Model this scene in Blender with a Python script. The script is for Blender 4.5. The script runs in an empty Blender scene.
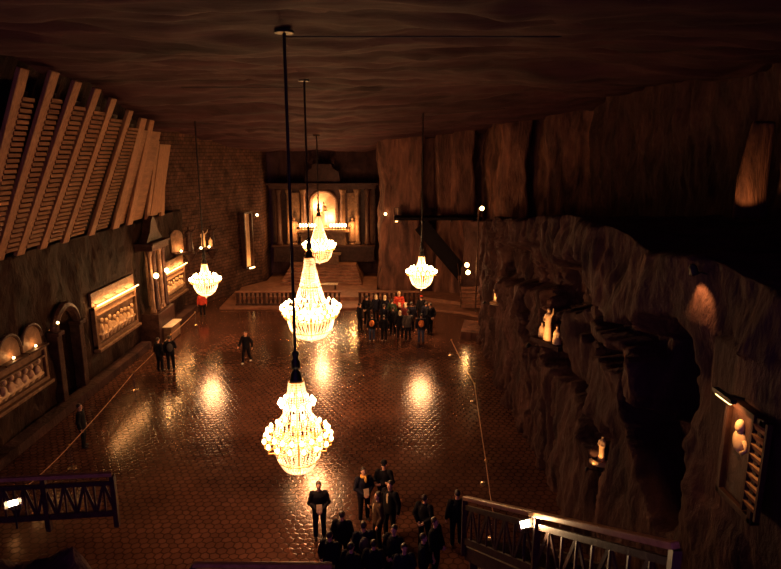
import bpy, math, random
from mathutils import Vector, Matrix, noise
random.seed(7)
sc = bpy.context.scene
R = math.radians
F, CAMZ = 607.0, 12.0
PITCH = math.atan(131.5 / F)

# ------------------------------------------------------------------ camera, world, exposure
cd = bpy.data.cameras.new('camera'); cam = bpy.data.objects.new('camera', cd)
sc.collection.objects.link(cam); sc.camera = cam
cam.location = (0, 0, CAMZ); cam.rotation_euler = (R(90) - PITCH, 0, 0)
cd.sensor_width = 36; cd.lens = F / 781 * 36; cd.clip_start = .1; cd.clip_end = 300
w = bpy.data.worlds.new('world'); sc.world = w; w.use_nodes = True
w.node_tree.nodes['Background'].inputs[0].default_value = (.45, .17, .80, 1)
w.node_tree.nodes['Background'].inputs[1].default_value = .36  # purple ambient fill, added to lift the darks; the cave has no opening
sc.view_settings.view_transform = 'Standard'; sc.view_settings.look = 'None'
sc.view_settings.exposure = 0.0; sc.view_settings.gamma = 1; sc.view_settings.use_curve_mapping = False
WARM = (1, .47, .19)
WARM2 = (1, .45, .13)

# ------------------------------------------------------------------ helpers
def ray(x, y):
    u = (x - 390.5) / F; v = (284.5 - y) / F
    return u, math.cos(PITCH) + v * math.sin(PITCH), -math.sin(PITCH) + v * math.cos(PITCH)
def at(x, y, Y):
    a, b, c = ray(x, y); t = Y / b; return Vector((a * t, Y, CAMZ + c * t))
def on_x(x, y, X):
    a, b, c = ray(x, y); t = X / a; return Vector((X, b * t, CAMZ + c * t))
def on_floor(x, y, z=0.):
    a, b, c = ray(x, y); t = (z - CAMZ) / c; return Vector((a * t, b * t, z))

def tag(o, label=None, cat=None, group=None, kind=None):
    if label: o['label'] = label
    if cat: o['category'] = cat
    if group: o['group'] = group
    if kind: o['kind'] = kind
    return o
def link(o, parent=None):
    sc.collection.objects.link(o); o.parent = parent; return o
def empty(name, loc, rz=0, label=None, cat=None, group=None):
    o = bpy.data.objects.new(name, None); o.empty_display_size = .2
    o.location = loc; o.rotation_euler = (0, 0, rz); link(o)
    return tag(o, label, cat, group)
def copy_tree(o, parent=None):
    c = o.copy(); sc.collection.objects.link(c); c.parent = parent
    for ch in o.children: copy_tree(ch, c)
    return c

class MB:
    def __init__(s): s.v = []; s.f = []
    def add(s, vs, fs):
        n = len(s.v); s.v += [tuple(p) for p in vs]; s.f += [tuple(i + n for i in f) for f in fs]; return s
    def box(s, c, d, rz=0, rx=0, ry=0, taper=1.):
        m = Matrix.Rotation(rz, 3, 'Z') @ Matrix.Rotation(ry, 3, 'Y') @ Matrix.Rotation(rx, 3, 'X')
        vs = []
        for z in (-.5, .5):
            k = taper if z > 0 else 1
            for x, y in ((-.5, -.5), (.5, -.5), (.5, .5), (-.5, .5)):
                vs.append(Vector(c) + m @ Vector((x * d[0] * k, y * d[1] * k, z * d[2])))
        return s.add(vs, [(3, 2, 1, 0), (4, 5, 6, 7), (0, 1, 5, 4), (1, 2, 6, 5), (2, 3, 7, 6), (3, 0, 4, 7)])
    def bar(s, a, b, wd, th, up=(0, 0, 1)):
        a = Vector(a); b = Vector(b); d = (b - a).normalized(); up = Vector(up)
        if abs(d.dot(up)) > .98: up = Vector((0, 1, 0))
        x = d.cross(up).normalized(); y = x.cross(d).normalized()
        vs = [p + x * wd / 2 * i + y * th / 2 * j for p in (a, b) for i, j in ((-1, -1), (1, -1), (1, 1), (-1, 1))]
        return s.add(vs, [(3, 2, 1, 0), (4, 5, 6, 7), (0, 1, 5, 4), (1, 2, 6, 5), (2, 3, 7, 6), (3, 0, 4, 7)])
    def tube(s, pts, rad, seg=8, cap=True):
        pts = [Vector(p) for p in pts]
        if not hasattr(rad, '__len__'): rad = [rad] * len(pts)
        vs = []; fs = []; n = len(pts); px = None
        for i, p in enumerate(pts):
            d = (pts[min(i + 1, n - 1)] - pts[max(i - 1, 0)]).normalized()
            if px is None:
                px = d.orthogonal().normalized()
            px = (px - d * px.dot(d)).normalized(); py = d.cross(px)
            for k in range(seg):
                a = 2 * math.pi * k / seg
                vs.append(p + (px * math.cos(a) + py * math.sin(a)) * rad[i])
        for i in range(n - 1):
            for k in range(seg):
                k2 = (k + 1) % seg
                fs.append((i * seg + k, i * seg + k2, (i + 1) * seg + k2, (i + 1) * seg + k))
        if cap:
            fs.append(tuple(reversed(range(seg)))); fs.append(tuple((n - 1) * seg + k for k in range(seg)))
        return s.add(vs, fs)
    def lathe(s, prof, seg=16, c=(0, 0, 0), sx=1, sy=1):
        vs = []; fs = []
        for r, z in prof:
            for k in range(seg):
                a = 2 * math.pi * k / seg
                vs.append((c[0] + r * sx * math.cos(a), c[1] + r * sy * math.sin(a), c[2] + z))
        n = len(prof)
        for i in range(n - 1):
            for k in range(seg):
                k2 = (k + 1) % seg
                fs.append((i * seg + k, i * seg + k2, (i + 1) * seg + k2, (i + 1) * seg + k))
        if prof[0][0] > 1e-4: fs.append(tuple(reversed(range(seg))))
        if prof[-1][0] > 1e-4: fs.append(tuple((n - 1) * seg + k for k in range(seg)))
        return s.add(vs, fs)
    def ball(s, c, r, seg=12, rings=8, m=None):
        if not hasattr(r, '__len__'): r = (r, r, r)
        vs = []; fs = []
        for i in range(rings + 1):
            t = math.pi * i / rings
            rr = max(math.sin(t), .0005)
            for k in range(seg):
                a = 2 * math.pi * k / seg
                p = Vector((r[0] * rr * math.cos(a), r[1] * rr * math.sin(a), -r[2] * math.cos(t)))
                if m: p = m @ p
                vs.append(Vector(c) + p)
        for i in range(rings):
            for k in range(seg):
                k2 = (k + 1) % seg
                fs.append((i * seg + k, i * seg + k2, (i + 1) * seg + k2, (i + 1) * seg + k))
        return s.add(vs, fs)
    def torus(s, c, r, q, seg=32, sec=8):
        vs = []; fs = []
        for i in range(seg):
            a = 2 * math.pi * i / seg
            for j in range(sec):
                b = 2 * math.pi * j / sec
                rr = r + q * math.cos(b)
                vs.append((c[0] + rr * math.cos(a), c[1] + rr * math.sin(a), c[2] + q * math.sin(b)))
        for i in range(seg):
            for j in range(sec):
                i2 = (i + 1) % seg; j2 = (j + 1) % sec
                fs.append((i * sec + j, i2 * sec + j, i2 * sec + j2, i * sec + j2))
        return s.add(vs, fs)
    def prism(s, outline, y0, y1):      # outline in x,z extruded along y
        n = len(outline)
        vs = [(x, y0, z) for x, z in outline] + [(x, y1, z) for x, z in outline]
        fs = [tuple(range(n)), tuple(reversed(range(n, 2 * n)))] + [(i, n + i, n + (i + 1) % n, (i + 1) % n) for i in range(n)]
        return s.add(vs, fs)
    def build(s, name, mat, parent=None, loc=None, smooth=False, bevel=0):
        me = bpy.data.meshes.new(name); me.from_pydata(s.v, [], s.f); me.update()
        me.materials.append(mat)
        if smooth:
            me.polygons.foreach_set('use_smooth', [True] * len(me.polygons))
        o = bpy.data.objects.new(name, me); link(o, parent)
        if loc is not None: o.location = loc
        if bevel:
            b = o.modifiers.new('b', 'BEVEL'); b.width = bevel; b.segments = 2; b.limit_method = 'ANGLE'
        return o

# ------------------------------------------------------------------ materials
def newmat(name):
    m = bpy.data.materials.new(name); m.use_nodes = True
    nt = m.node_tree; return m, nt, nt.nodes['Principled BSDF']
def N(nt, t, **kw):
    n = nt.nodes.new(t)
    for k, v in kw.items(): setattr(n, k, v)
    return n
def ramp(nt, stops):
    r = N(nt, 'ShaderNodeValToRGB'); e = r.color_ramp.elements
    while len(e) < len(stops): e.new(.5)
    for el, (p, c) in zip(e, stops): el.position = p; el.color = (*c, 1)
    return r
def plain(name, col, rough=.6, metal=0, var=.25, scale=6, bump=0., spec=.5):
    m, nt, b = newmat(name); L = nt.links.new
    tc = N(nt, 'ShaderNodeTexCoord'); nz = N(nt, 'ShaderNodeTexNoise'); nz.inputs['Scale'].default_value = scale
    nz.inputs['Detail'].default_value = 5
    L(tc.outputs['Object'], nz.inputs['Vector'])
    r = ramp(nt, [(.3, tuple(c * (1 - var) for c in col)), (.7, tuple(min(1, c * (1 + var)) for c in col))])
    L(nz.outputs['Fac'], r.inputs[0]); L(r.outputs[0], b.inputs['Base Color'])
    b.inputs['Roughness'].default_value = rough; b.inputs['Metallic'].default_value = metal
    b.inputs['Specular IOR Level'].default_value = spec
    if bump:
        bp = N(nt, 'ShaderNodeBump'); bp.inputs['Strength'].default_value = bump; bp.inputs['Distance'].default_value = .03
        L(nz.outputs['Fac'], bp.inputs['Height']); L(bp.outputs[0], b.inputs['Normal'])
    return m
def rock(name, c1, c2, stretch=(1, 1, 1), scale=1.2, bump=.8, dist=.12, rough=.75, brick=None, red=.88):
    c1 = (c1[0], c1[1] * red, c1[2] * 1.1); c2 = (c2[0], c2[1] * red, c2[2] * 1.05)
    m, nt, b = newmat(name); L = nt.links.new
    tc = N(nt, 'ShaderNodeTexCoord'); mp = N(nt, 'ShaderNodeMapping'); mp.inputs['Scale'].default_value = stretch
    L(tc.outputs['Object'], mp.inputs['Vector'])
    n1 = N(nt, 'ShaderNodeTexNoise'); n1.inputs['Scale'].default_value = scale; n1.inputs['Detail'].default_value = 9
    n1.inputs['Roughness'].default_value = .62; n1.inputs['Distortion'].default_value = .6
    n2 = N(nt, 'ShaderNodeTexNoise'); n2.inputs['Scale'].default_value = scale * 7; n2.inputs['Detail'].default_value = 6
    L(mp.outputs[0], n1.inputs['Vector']); L(mp.outputs[0], n2.inputs['Vector'])
    r = ramp(nt, [(.32, c1), (.55, tuple((p + q) / 2 for p, q in zip(c1, c2))), (.72, c2)])
    L(n1.outputs['Fac'], r.inputs[0]); L(r.outputs[0], b.inputs['Base Color'])
    ad = N(nt, 'ShaderNodeMath', operation='MULTIPLY_ADD'); ad.inputs[1].default_value = .3
    L(n2.outputs['Fac'], ad.inputs[0]); L(n1.outputs['Fac'], ad.inputs[2])
    h = ad.outputs[0]
    if brick:
        sp = N(nt, 'ShaderNodeSeparateXYZ'); L(tc.outputs['Object'], sp.inputs[0])
        sm = N(nt, 'ShaderNodeMath', operation='ADD'); L(sp.outputs[0], sm.inputs[0]); L(sp.outputs[1], sm.inputs[1])
        cb = N(nt, 'ShaderNodeCombineXYZ'); L(sm.outputs[0], cb.inputs[0]); L(sp.outputs[2], cb.inputs[1])
        bk = N(nt, 'ShaderNodeTexBrick'); bk.inputs['Scale'].default_value = 1
        bk.inputs['Brick Width'].default_value = brick[0]; bk.inputs['Row Height'].default_value = brick[1]
        bk.inputs['Mortar Size'].default_value = .035
        bk.inputs['Color1'].default_value = (1, 1, 1, 1); bk.inputs['Color2'].default_value = (.65, .65, .65, 1)
        bk.inputs['Mortar'].default_value = (0, 0, 0, 1)
        L(cb.outputs[0], bk.inputs['Vector'])
        a2 = N(nt, 'ShaderNodeMath', operation='MULTIPLY_ADD'); a2.inputs[1].default_value = 1.3
        mr = N(nt, 'ShaderNodeMix', data_type='RGBA', blend_type='MULTIPLY'); mr.inputs[0].default_value = .55
        L(r.outputs[0], mr.inputs[6]); L(bk.outputs['Color'], mr.inputs[7]); L(mr.outputs[2], b.inputs['Base Color'])
        L(bk.outputs['Color'], a2.inputs[0]); L(h, a2.inputs[2]); h = a2.outputs[0]
    bp = N(nt, 'ShaderNodeBump'); bp.inputs['Strength'].default_value = bump; bp.inputs['Distance'].default_value = dist
    L(h, bp.inputs['Height']); L(bp.outputs[0], b.inputs['Normal'])
    b.inputs['Roughness'].default_value = rough; b.inputs['Specular IOR Level'].default_value = .10
    return m
def glow(name, col, strength):
    m, nt, b = newmat(name)
    b.inputs['Base Color'].default_value = (*col, 1); b.inputs['Roughness'].default_value = .4
    b.inputs['Emission Color'].default_value = (*col, 1); b.inputs['Emission Strength'].default_value = strength
    m.cycles.emission_sampling = 'NONE'
    return m
def floor_mat():
    m, nt, b = newmat('carved_salt_floor'); L = nt.links.new
    tc = N(nt, 'ShaderNodeTexCoord')
    wn = N(nt, 'ShaderNodeTexNoise'); wn.inputs['Scale'].default_value = 1.3; wn.inputs['Detail'].default_value = 3
    L(tc.outputs['Object'], wn.inputs['Vector'])
    def vm(op, a, bb=None, c=None):
        n = N(nt, 'ShaderNodeVectorMath', operation=op)
        for i, s in enumerate((a, bb, c)):
            if s is None: continue
            if isinstance(s, tuple): n.inputs[i].default_value = s
            else: L(s, n.inputs[i])
        return n
    def mm(op, a, bb=None):
        n = N(nt, 'ShaderNodeMath', operation=op)
        for i, s in enumerate((a, bb)):
            if s is None: continue
            if isinstance(s, (int, float)): n.inputs[i].default_value = s
            else: L(s, n.inputs[i])
        return n.outputs[0]
    warp = vm('MULTIPLY', wn.outputs['Color'], (.28, .28, 0)).outputs[0]
    p = vm('ADD', tc.outputs['Object'], warp).outputs[0]
    p = vm('ADD', p, (100, 100, 0)).outputs[0]
    p = vm('MULTIPLY', p, (3.45, 3.45, 0)).outputs[0]
    r = (1., 1.7320508, 1.); h = (.5, .8660254, 0)
    a = vm('SUBTRACT', vm('MODULO', p, r).outputs[0], h).outputs[0]
    bb = vm('SUBTRACT', vm('MODULO', vm('SUBTRACT', p, h).outputs[0], r).outputs[0], h).outputs[0]
    a = vm('MULTIPLY', a, (1, 1, 0)).outputs[0]; bb = vm('MULTIPLY', bb, (1, 1, 0)).outputs[0]
    la = vm('LENGTH', a).outputs['Value']; lb = vm('LENGTH', bb).outputs['Value']
    sel = mm('LESS_THAN', la, lb)
    mx = N(nt, 'ShaderNodeMix', data_type='VECTOR'); L(sel, mx.inputs[0]); L(bb, mx.inputs[4]); L(a, mx.inputs[5])
    gv = mx.outputs[1]
    ab = vm('ABSOLUTE', gv).outputs[0]
    d1 = vm('DOT_PRODUCT', ab, (.5, .8660254, 0)).outputs['Value']
    sx = N(nt, 'ShaderNodeSeparateXYZ'); L(ab, sx.inputs[0])
    hd = mm('MAXIMUM', d1, sx.outputs[0])
    edge = mm('SUBTRACT', .5, hd)
    er = ramp(nt, [(0., (0, 0, 0)), (.05, (.12, .12, .12)), (.11, (.9, .9, .9)), (.5, (1, 1, 1))]); L(edge, er.inputs[0])
    idv = vm('SUBTRACT', p, gv).outputs[0]
    wh = N(nt, 'ShaderNodeTexWhiteNoise'); L(idv, wh.inputs['Vector'])
    n2 = N(nt, 'ShaderNodeTexNoise'); n2.inputs['Scale'].default_value = .35; n2.inputs['Detail'].default_value = 6
    L(tc.outputs['Object'], n2.inputs['Vector'])
    cr = ramp(nt, [(.3, (.062, .027, .020)), (.7, (.125, .053, .036))]); L(n2.outputs['Fac'], cr.inputs[0])
    tint = mm('MULTIPLY_ADD', wh.outputs['Value'], .5); nt.nodes[-1].inputs[2].default_value = .75
    t2 = mm('MULTIPLY', tint, er.outputs[0])
    t3 = mm('MULTIPLY_ADD', t2, .6); nt.nodes[-1].inputs[2].default_value = .36
    cm = vm('SCALE', cr.outputs[0]); L(t3, cm.inputs['Scale']); L(cm.outputs[0], b.inputs['Base Color'])
    n3 = N(nt, 'ShaderNodeTexNoise'); n3.inputs['Scale'].default_value = 9; n3.inputs['Detail'].default_value = 3
    L(tc.outputs['Object'], n3.inputs['Vector'])
    hh = mm('ADD', mm('MULTIPLY', er.outputs[0], .38), mm('MULTIPLY', n3.outputs['Fac'], .8))
    hh = mm('ADD', hh, mm('MULTIPLY', wh.outputs['Value'], .1))
    bp = N(nt, 'ShaderNodeBump'); bp.inputs['Strength'].default_value = .42; bp.inputs['Distance'].default_value = .013
    L(hh, bp.inputs['Height']); L(bp.outputs[0], b.inputs['Normal'])
    b.inputs['Roughness'].default_value = .13
    b.inputs['Specular IOR Level'].default_value = .22
    b.inputs['Specular Tint'].default_value = (1, .52, .40, 1)
    return m

M = {}
M['floor'] = floor_mat()
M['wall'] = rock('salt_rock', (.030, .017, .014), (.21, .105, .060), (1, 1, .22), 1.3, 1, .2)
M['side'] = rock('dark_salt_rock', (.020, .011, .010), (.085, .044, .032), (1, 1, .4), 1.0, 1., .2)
M['left'] = rock('shaded_left_rock', (.009, .005, .004), (.040, .020, .011), (1, 1, .4), 1.0, 1., .2)  # side rock darkened to paint in the dimness of the left wall
M['shaded'] = plain('shaded_timber', (.006, .004, .005), .9, spec=.05)  # near-black so the stair and landing look shaded; shade put into the colour
M['upper'] = rock('upper_rock', (.055, .03, .022), (.15, .085, .06), (.5, .5, 1.6), .8, .8, .15)
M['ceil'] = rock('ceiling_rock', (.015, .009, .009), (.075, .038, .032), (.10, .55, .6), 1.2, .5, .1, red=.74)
M['brick'] = rock('hewn_blocks', (.035, .019, .014), (.15, .080, .046), (1, 1, 1), 1.2, 1, .10, .8, (.55, .28))
M['step'] = rock('worn_step_rock', (.12, .062, .034), (.30, .16, .088), (1, 1, 1), 1.6, .35, .05, .5)
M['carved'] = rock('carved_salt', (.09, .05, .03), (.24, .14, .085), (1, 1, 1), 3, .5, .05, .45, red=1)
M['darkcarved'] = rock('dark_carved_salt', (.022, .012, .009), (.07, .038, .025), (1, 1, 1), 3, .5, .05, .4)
M['pale'] = rock('pale_salt', (.45, .30, .17), (.7, .5, .3), (1, 1, 1), 4, .4, .03, .4, red=1)
M['beam'] = rock('pale_timber', (.17, .085, .045), (.36, .19, .10), (6, 6, .5), 2, .3, .02, .7, red=1)
M['slat'] = rock('weathered_lagging', (.14, .07, .038), (.30, .155, .08), (3, .4, 3), 2, .3, .02, .7, red=1)
M['wood'] = rock('dark_timber', (.022, .011, .008), (.06, .03, .017), (2, 2, 2), 3, .3, .02, .5)
M['rail'] = rock('polished_timber', (.20, .10, .04), (.36, .19, .08), (2, 2, 2), 3, .1, .01, .3, red=1)
M['iron'] = plain('black_iron', (.02, .016, .014), .45, .6)
M['brass'] = plain('brass', (.6, .35, .12), .3, 1)
M['cable'] = plain('cable', (.012, .01, .012), .7)
M['rope'] = plain('rope', (.42, .22, .12), .8)
M['post'] = plain('steel_post', (.45, .35, .25), .25, .9)
M['cloth_white'] = plain('white_cloth', (.7, .6, .45), .8)
M['skin'] = plain('skin', (.55, .30, .20), .55, 0, .08)
M['hair'] = plain('dark_hair', (.03, .018, .012), .5)
M['fair'] = plain('fair_hair', (.75, .6, .38), .5)
M['shoe'] = plain('dark_shoes', (.02, .016, .014), .4)
M['shoe_w'] = plain('white_shoes', (.7, .68, .6), .5)
M['eye'] = plain('eye', (.015, .01, .01), .2)
M['bulb'] = glow('lit_bulb', (1, .74, .36), 22)
M['lamp'] = glow('lit_globe', (1, .62, .24), 14)
M['strip'] = glow('lit_strip', (1, .62, .22), 7)
M['halogen'] = glow('halogen_lens', (1, .85, .55), 25)
# crystal: beads pass light through and catch it
m, nt, b = newmat('crystal'); L = nt.links.new
tr = N(nt, 'ShaderNodeBsdfTranslucent'); tr.inputs[0].default_value = (1, .97, .95, 1)
df = N(nt, 'ShaderNodeBsdfDiffuse'); df.inputs[0].default_value = (1, .96, .93, 1)
gl = N(nt, 'ShaderNodeBsdfGlossy'); gl.inputs[0].default_value = (1, .95, .85, 1); gl.inputs[1].default_value = .15
m1 = N(nt, 'ShaderNodeMixShader'); m2 = N(nt, 'ShaderNodeMixShader'); m2.inputs[0].default_value = .2; m1.inputs[0].default_value = .35
L(tr.outputs[0], m1.inputs[1]); L(df.outputs[0], m1.inputs[2]); L(m1.outputs[0], m2.inputs[1]); L(gl.outputs[0], m2.inputs[2])
L(m2.outputs[0], nt.nodes['Material Output'].inputs[0]); M['crystal'] = m
CL = {}
for k, c in dict(black=(.008, .007, .010), navy=(.010, .010, .020), brown=(.06, .032, .02), grey=(.07, .06, .06), jeans=(.03, .045, .10),
                 red=(.45, .05, .03), orange=(.65, .20, .06), cream=(.6, .45, .28), yellow=(.65, .36, .08), green=(.03, .05, .03), maroon=(.10, .02, .02), skyblue=(.15, .2, .3)).items():
    CL[k] = plain('cloth_' + k, c, .85, 0, .2, 10, .2, .12)

def point(parent, loc, e, col=WARM, rad=.1, name='light'):
    l = bpy.data.lights.new(name, 'POINT'); l.energy = e; l.color = col; l.shadow_soft_size = rad
    o = bpy.data.objects.new(name, l); o.location = loc; link(o, parent); return o
def spot(parent, loc, target, e, ang=60, col=WARM, rad=.05, blend=.6, name='light'):
    l = bpy.data.lights.new(name, 'SPOT'); l.energy = e; l.color = col; l.shadow_soft_size = rad
    l.spot_size = R(ang); l.spot_blend = blend
    o = bpy.data.objects.new(name, l); o.location = loc
    d = Vector(target) - Vector(loc); o.rotation_euler = d.to_track_quat('-Z', 'Y').to_euler(); link(o, parent); return o

# ------------------------------------------------------------------ the setting
def fr(p, sc_=1., oc=5):
    return noise.fractal(Vector(p) * sc_, 1.0, 2.0, oc)
def segdist(p, a, b):
    ax, ay = a; bx, by = b; dx, dy = bx - ax, by - ay
    l = dx * dx + dy * dy
    t = 0 if l < 1e-9 else max(0, min(1, ((p[0] - ax) * dx + (p[1] - ay) * dy) / l))
    return math.hypot(p[0] - ax - t * dx, p[1] - ay - t * dy)
def surface(name, nu, nv, fn, mat, smooth=True):
    mb = MB(); vs = [fn(i / nu, j / nv) for j in range(nv + 1) for i in range(nu + 1)]
    fs = [(j * (nu + 1) + i, j * (nu + 1) + i + 1, (j + 1) * (nu + 1) + i + 1, (j + 1) * (nu + 1) + i) for j in range(nv) for i in range(nu)]
    mb.add(vs, fs); return tag(mb.build(name, mat, smooth=smooth), kind='structure')

# floor
mb = MB(); mb.add([(-17.5, 2, 0), (9, 2, 0), (9, 60, 0), (-17.5, 60, 0)], [(0, 1, 2, 3)])
tag(mb.build('floor', M['floor']), kind='structure')

def ceil_h(x, y):
    h = 15.1 if y < 30 else 15.1 - (y - 30) * .115 if y < 55 else 12.2
    if y > 28: h += max(0, x + 4) * .09 * min(1, (y - 28) / 10)
    return h
def fceil(u, v):
    x = -19 + 36 * u; y = 1 + 59 * v
    n = fr((x * .10, y * .32, 3), 1, 6) * .45 + fr((x * .5, y * .9, 8), 1, 4) * .12
    st = math.floor((y + 1.5 * noise.noise(Vector((x * .12, y * .1, 2)))) / 3.1)
    return (x, y, ceil_h(x, y) + n + .12 * (st % 2))
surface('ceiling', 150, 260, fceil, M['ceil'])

# left wall: lower face, ledge, lagged wall leaning into the hall
DOORY, DOORZ = 28.3, 4.9
def fleft(u, v):
    y = 1 + 45 * u; s = v * 16.2
    k = min(1, max(0, (42 - y) / 14))
    top = ceil_h(-15, y) + .4
    if s < 7.8: x, z, nx, nz = -15.9, s, 1, 0
    elif s < 8.6: x, z, nx, nz = -15.9 - (s - 7.8) * .9, 7.8, 0, 1
    else:
        t = (s - 8.6) / 7.6; z = 7.8 + (top - 7.8) * t; x = -16.6 + 3.4 * k * t; nx, nz = 1, 0
    n = fr((x, y * .5, z * .35), 1, 6) * .3
    d = 0
    if s < 7.8:
        hz = z - 3.6
        dd = abs(y - DOORY) if z < 3.6 else math.hypot(y - DOORY, hz)
        if dd < .85: d = -1.9 * min(1, (.85 - dd) / .15); n *= .2
        if 30.6 < y < 36.9 and 1.2 < z < 5: n *= .15
    else: n *= .3
    return (x + nx * (n + d), y, z + nz * n * .3)
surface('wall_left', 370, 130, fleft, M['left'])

# angled blockwork wall behind it up to the altar recess
PTS = [(-19.5, 43.6), (-16.3, 44.8), (-15.9, 46.5), (-13.6, 52.2), (-12.9, 54.2), (-11.75, 55.2), (-11.75, 59.0)]
def along(P, t):
    ls = [math.dist(P[i], P[i + 1]) for i in range(len(P) - 1)]; T = sum(ls) * t
    for i, l in enumerate(ls):
        if T <= l or i == len(ls) - 1:
            k = min(1, T / l); return (P[i][0] + (P[i + 1][0] - P[i][0]) * k, P[i][1] + (P[i + 1][1] - P[i][1]) * k)
        T -= l
def wall_poly(name, P, z0, z1, nu, nv, mat, amp):
    def fn(u, v):
        x, y = along(P, u); z = z0 + (z1 - z0) * v
        n = fr((x * .6, y * .6, z * .3), 1, 5) * amp
        return (x + n, y + n * .5, z)
    return surface(name, nu, nv, fn, mat)
wall_poly('wall_back_left', PTS, -.1, 13.6, 90, 70, M['brick'], .12)
wall_poly('wall_altar', [(-12.2, 59.2), (-.6, 59.2)], -.1, 13.6, 60, 50, M['side'], .25)
wall_poly('wall_back_right', [(-1.0, 59.4), (-1.0, 52.2), (-.7, 51.2), (1.0, 50.6), (2.6, 50.4), (2.75, 52.6), (3.75, 52.6), (3.85, 50.3), (5.0, 50.5), (5.1, 50.15), (6.8, 50.1), (6.95, 52), (7.8, 52), (8.0, 49.5), (8.3, 46.5), (10.2, 46.0), (10.4, 47.2), (11.3, 47.0), (11.4, 45.7), (14.2, 45.0), (14.6, 44.0)], -.1, 16.2, 220, 110, M['wall'], .38)

# right wall: sculpted rock mass, terrace on top, upper rock face behind
def px_y(x, y): p = on_x(x, y, 5.9); return (p.y, p.z)
FEAT = []
def feat(a, b, r, d, soft=.5): FEAT.append((px_y(*a), px_y(*b) if b else px_y(*a), r, d, soft))
feat((497, 292), (497, 300), .55, 1.0)                     # small lit niche in the pillar
feat((503, 262), (545, 268), .7, 1.0)                      # dark hollows under the upper ledge
feat((548, 285), (582, 283), .62, 1.3)
feat((507, 300), (509, 395), .33, 1.1); feat((523, 285), (530, 400), .36, 1.1); feat((541, 300), (545, 330), .3, 1.0)
feat((536, 330), (541, 430), .22, .8)
feat((553, 318), (553, 348), .62, 1.3, .3)                 # recess of the carved group
feat((556, 362), (578, 395), .30, .9); feat((578, 395), (598, 445), .34, .9); feat((598, 450), (594, 500), .34, .8)
feat((575, 327), (592, 338), .16, .8); feat((598, 345), (622, 368), .24, .9)
feat((597, 312), (655, 350), .20, .8); feat((640, 345), (668, 372), .3, 1.0)
feat((665, 365), (655, 475), .75, 2.6, .6); feat((625, 395), (640, 450), .35, 1.4)
feat((606, 434), (605, 462), .22, .5, .3)                  # statue niche
def fright(u, v):
    y = 3 + 44 * u; s = v * 27.5
    led = 10.0 if y < 20 else 10.0 - (y - 20) * .118
    led += .25 * noise.noise(Vector((y * .4, 0, 5)))
    d = 0; amp = .45
    if s < 10:
        z = led * s / 10; x = 5.9 + (y - 22) * .0 + .35 * noise.noise(Vector((y * .35, z * .3, 1)))
        if 38 < y < 47: x += (y - 38) * .22
        wy = y + .28 * noise.noise(Vector((y * 1.1, z * 1.1, 31))) + .14 * noise.noise(Vector((y * 3.1, z * 3.1, 33))); wz = z + .28 * noise.noise(Vector((y * 1.1, z * 1.1, 41))) + .14 * noise.noise(Vector((y * 3.1, z * 3.1, 43)))
        for a, b_, r, dp, sf in FEAT:
            q = segdist((wy, wz), a, b_) if r > .25 or sf > .4 else segdist((y, z), a, b_)
            if q < r * (1 + sf):
                k = 1 if q < r else 1 - (q - r) / (r * sf)
                d = max(d, dp * k * k * (3 - 2 * k))
        rib = noise.noise(Vector((y * 1.9 + .5 * math.sin(z * 1.3), z * .22, 4)))
        if y > 19: d += min(1, (y - 19) / 3) * (1.5 * max(0, rib - .05) - .25 * (1 - abs(rib)) ** 6)
        n = fr((y * .55, z * .3, 11), 1, 6) * amp
        if y > 16: n += .12 * noise.noise(Vector((y * 3., z * .7, 3)))
        if 8 < y < 10.6 and 5.6 < z < 8.8: n *= .1
        return (x + d - n, y, z)
    xin = 5.9 + (max(0, y - 38) * .22 if y < 47 else 2)
    if s < 18:
        t = (s - 10) / 8; x = xin + (14.4 - xin) * t
        return (x, y, led + fr((x * .6, y * .6, 2), 1, 5) * .3 * (t + .2) - .3 * t)
    t = (s - 18) / 9.5; z = led - .3 + (16.5 - led) * t
    return (14.4 + fr((y * .5, z * .2, 20), 1, 5) * .6 * min(1, t * 4), y, z)
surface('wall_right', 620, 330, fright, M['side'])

# altar platform: broad step across the hall, then steps up to the altar
def slab(name, outline, z0, z1, mat):
    mb = MB(); n = len(outline)
    vs = [(x, y, z0) for x, y in outline] + [(x, y, z1) for x, y in outline]
    mb.add(vs, [tuple(reversed(range(n))), tuple(range(n, 2 * n))] + [(i, (i + 1) % n, n + (i + 1) % n, n + i) for i in range(n)])
    return tag(mb.build(name, mat, bevel=.02), kind='structure')
slab('altar_step', [(-13.4, 46.1), (-3.2, 46.1), (2.2, 46.1), (5.4, 44.6), (7.7, 42.8), (7.7, 50.4), (-1.2, 51.2), (-1.2, 58.8), (-11.6, 58.8), (-11.6, 55), (-13.6, 52)], .004, .16, M['step'])
slab('altar_step', [(-12.8, 48.6), (2.6, 48.6), (5.6, 46.8), (7.9, 45.4), (7.9, 50.2), (-1.2, 51.4), (-1.2, 58.7), (-11.5, 58.7), (-11.5, 55.2), (-13.2, 52.4)], .162, .42, M['step'])
for i in range(7):
    slab('altar_step', [(-9.9 + i * .1, 53.2 + i * .42), (-2.6 - i * .1, 53.2 + i * .42), (-2.6 - i * .1, 58.6), (-9.9 + i * .1, 58.6)], .424 + i * .2, .622 + i * .2, M['step'])
# low kerb along the foot of the left wall
slab('kerb', [(-15.7, 3), (-15.05, 3), (-15.05, 36.6), (-15.7, 36.6)], .003, .42, M['side'])
slab('kerb', [(-15.9, 40.4), (-14.9, 40.4), (-14.9, 45.6), (-15.9, 45.6)], .003, .5, M['side'])
slab('rock_plinth', [(4.6, 38.3), (6.6, 37.6), (6.8, 40.6), (5.2, 41.2)], .003, .55, M['wall'])

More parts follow.
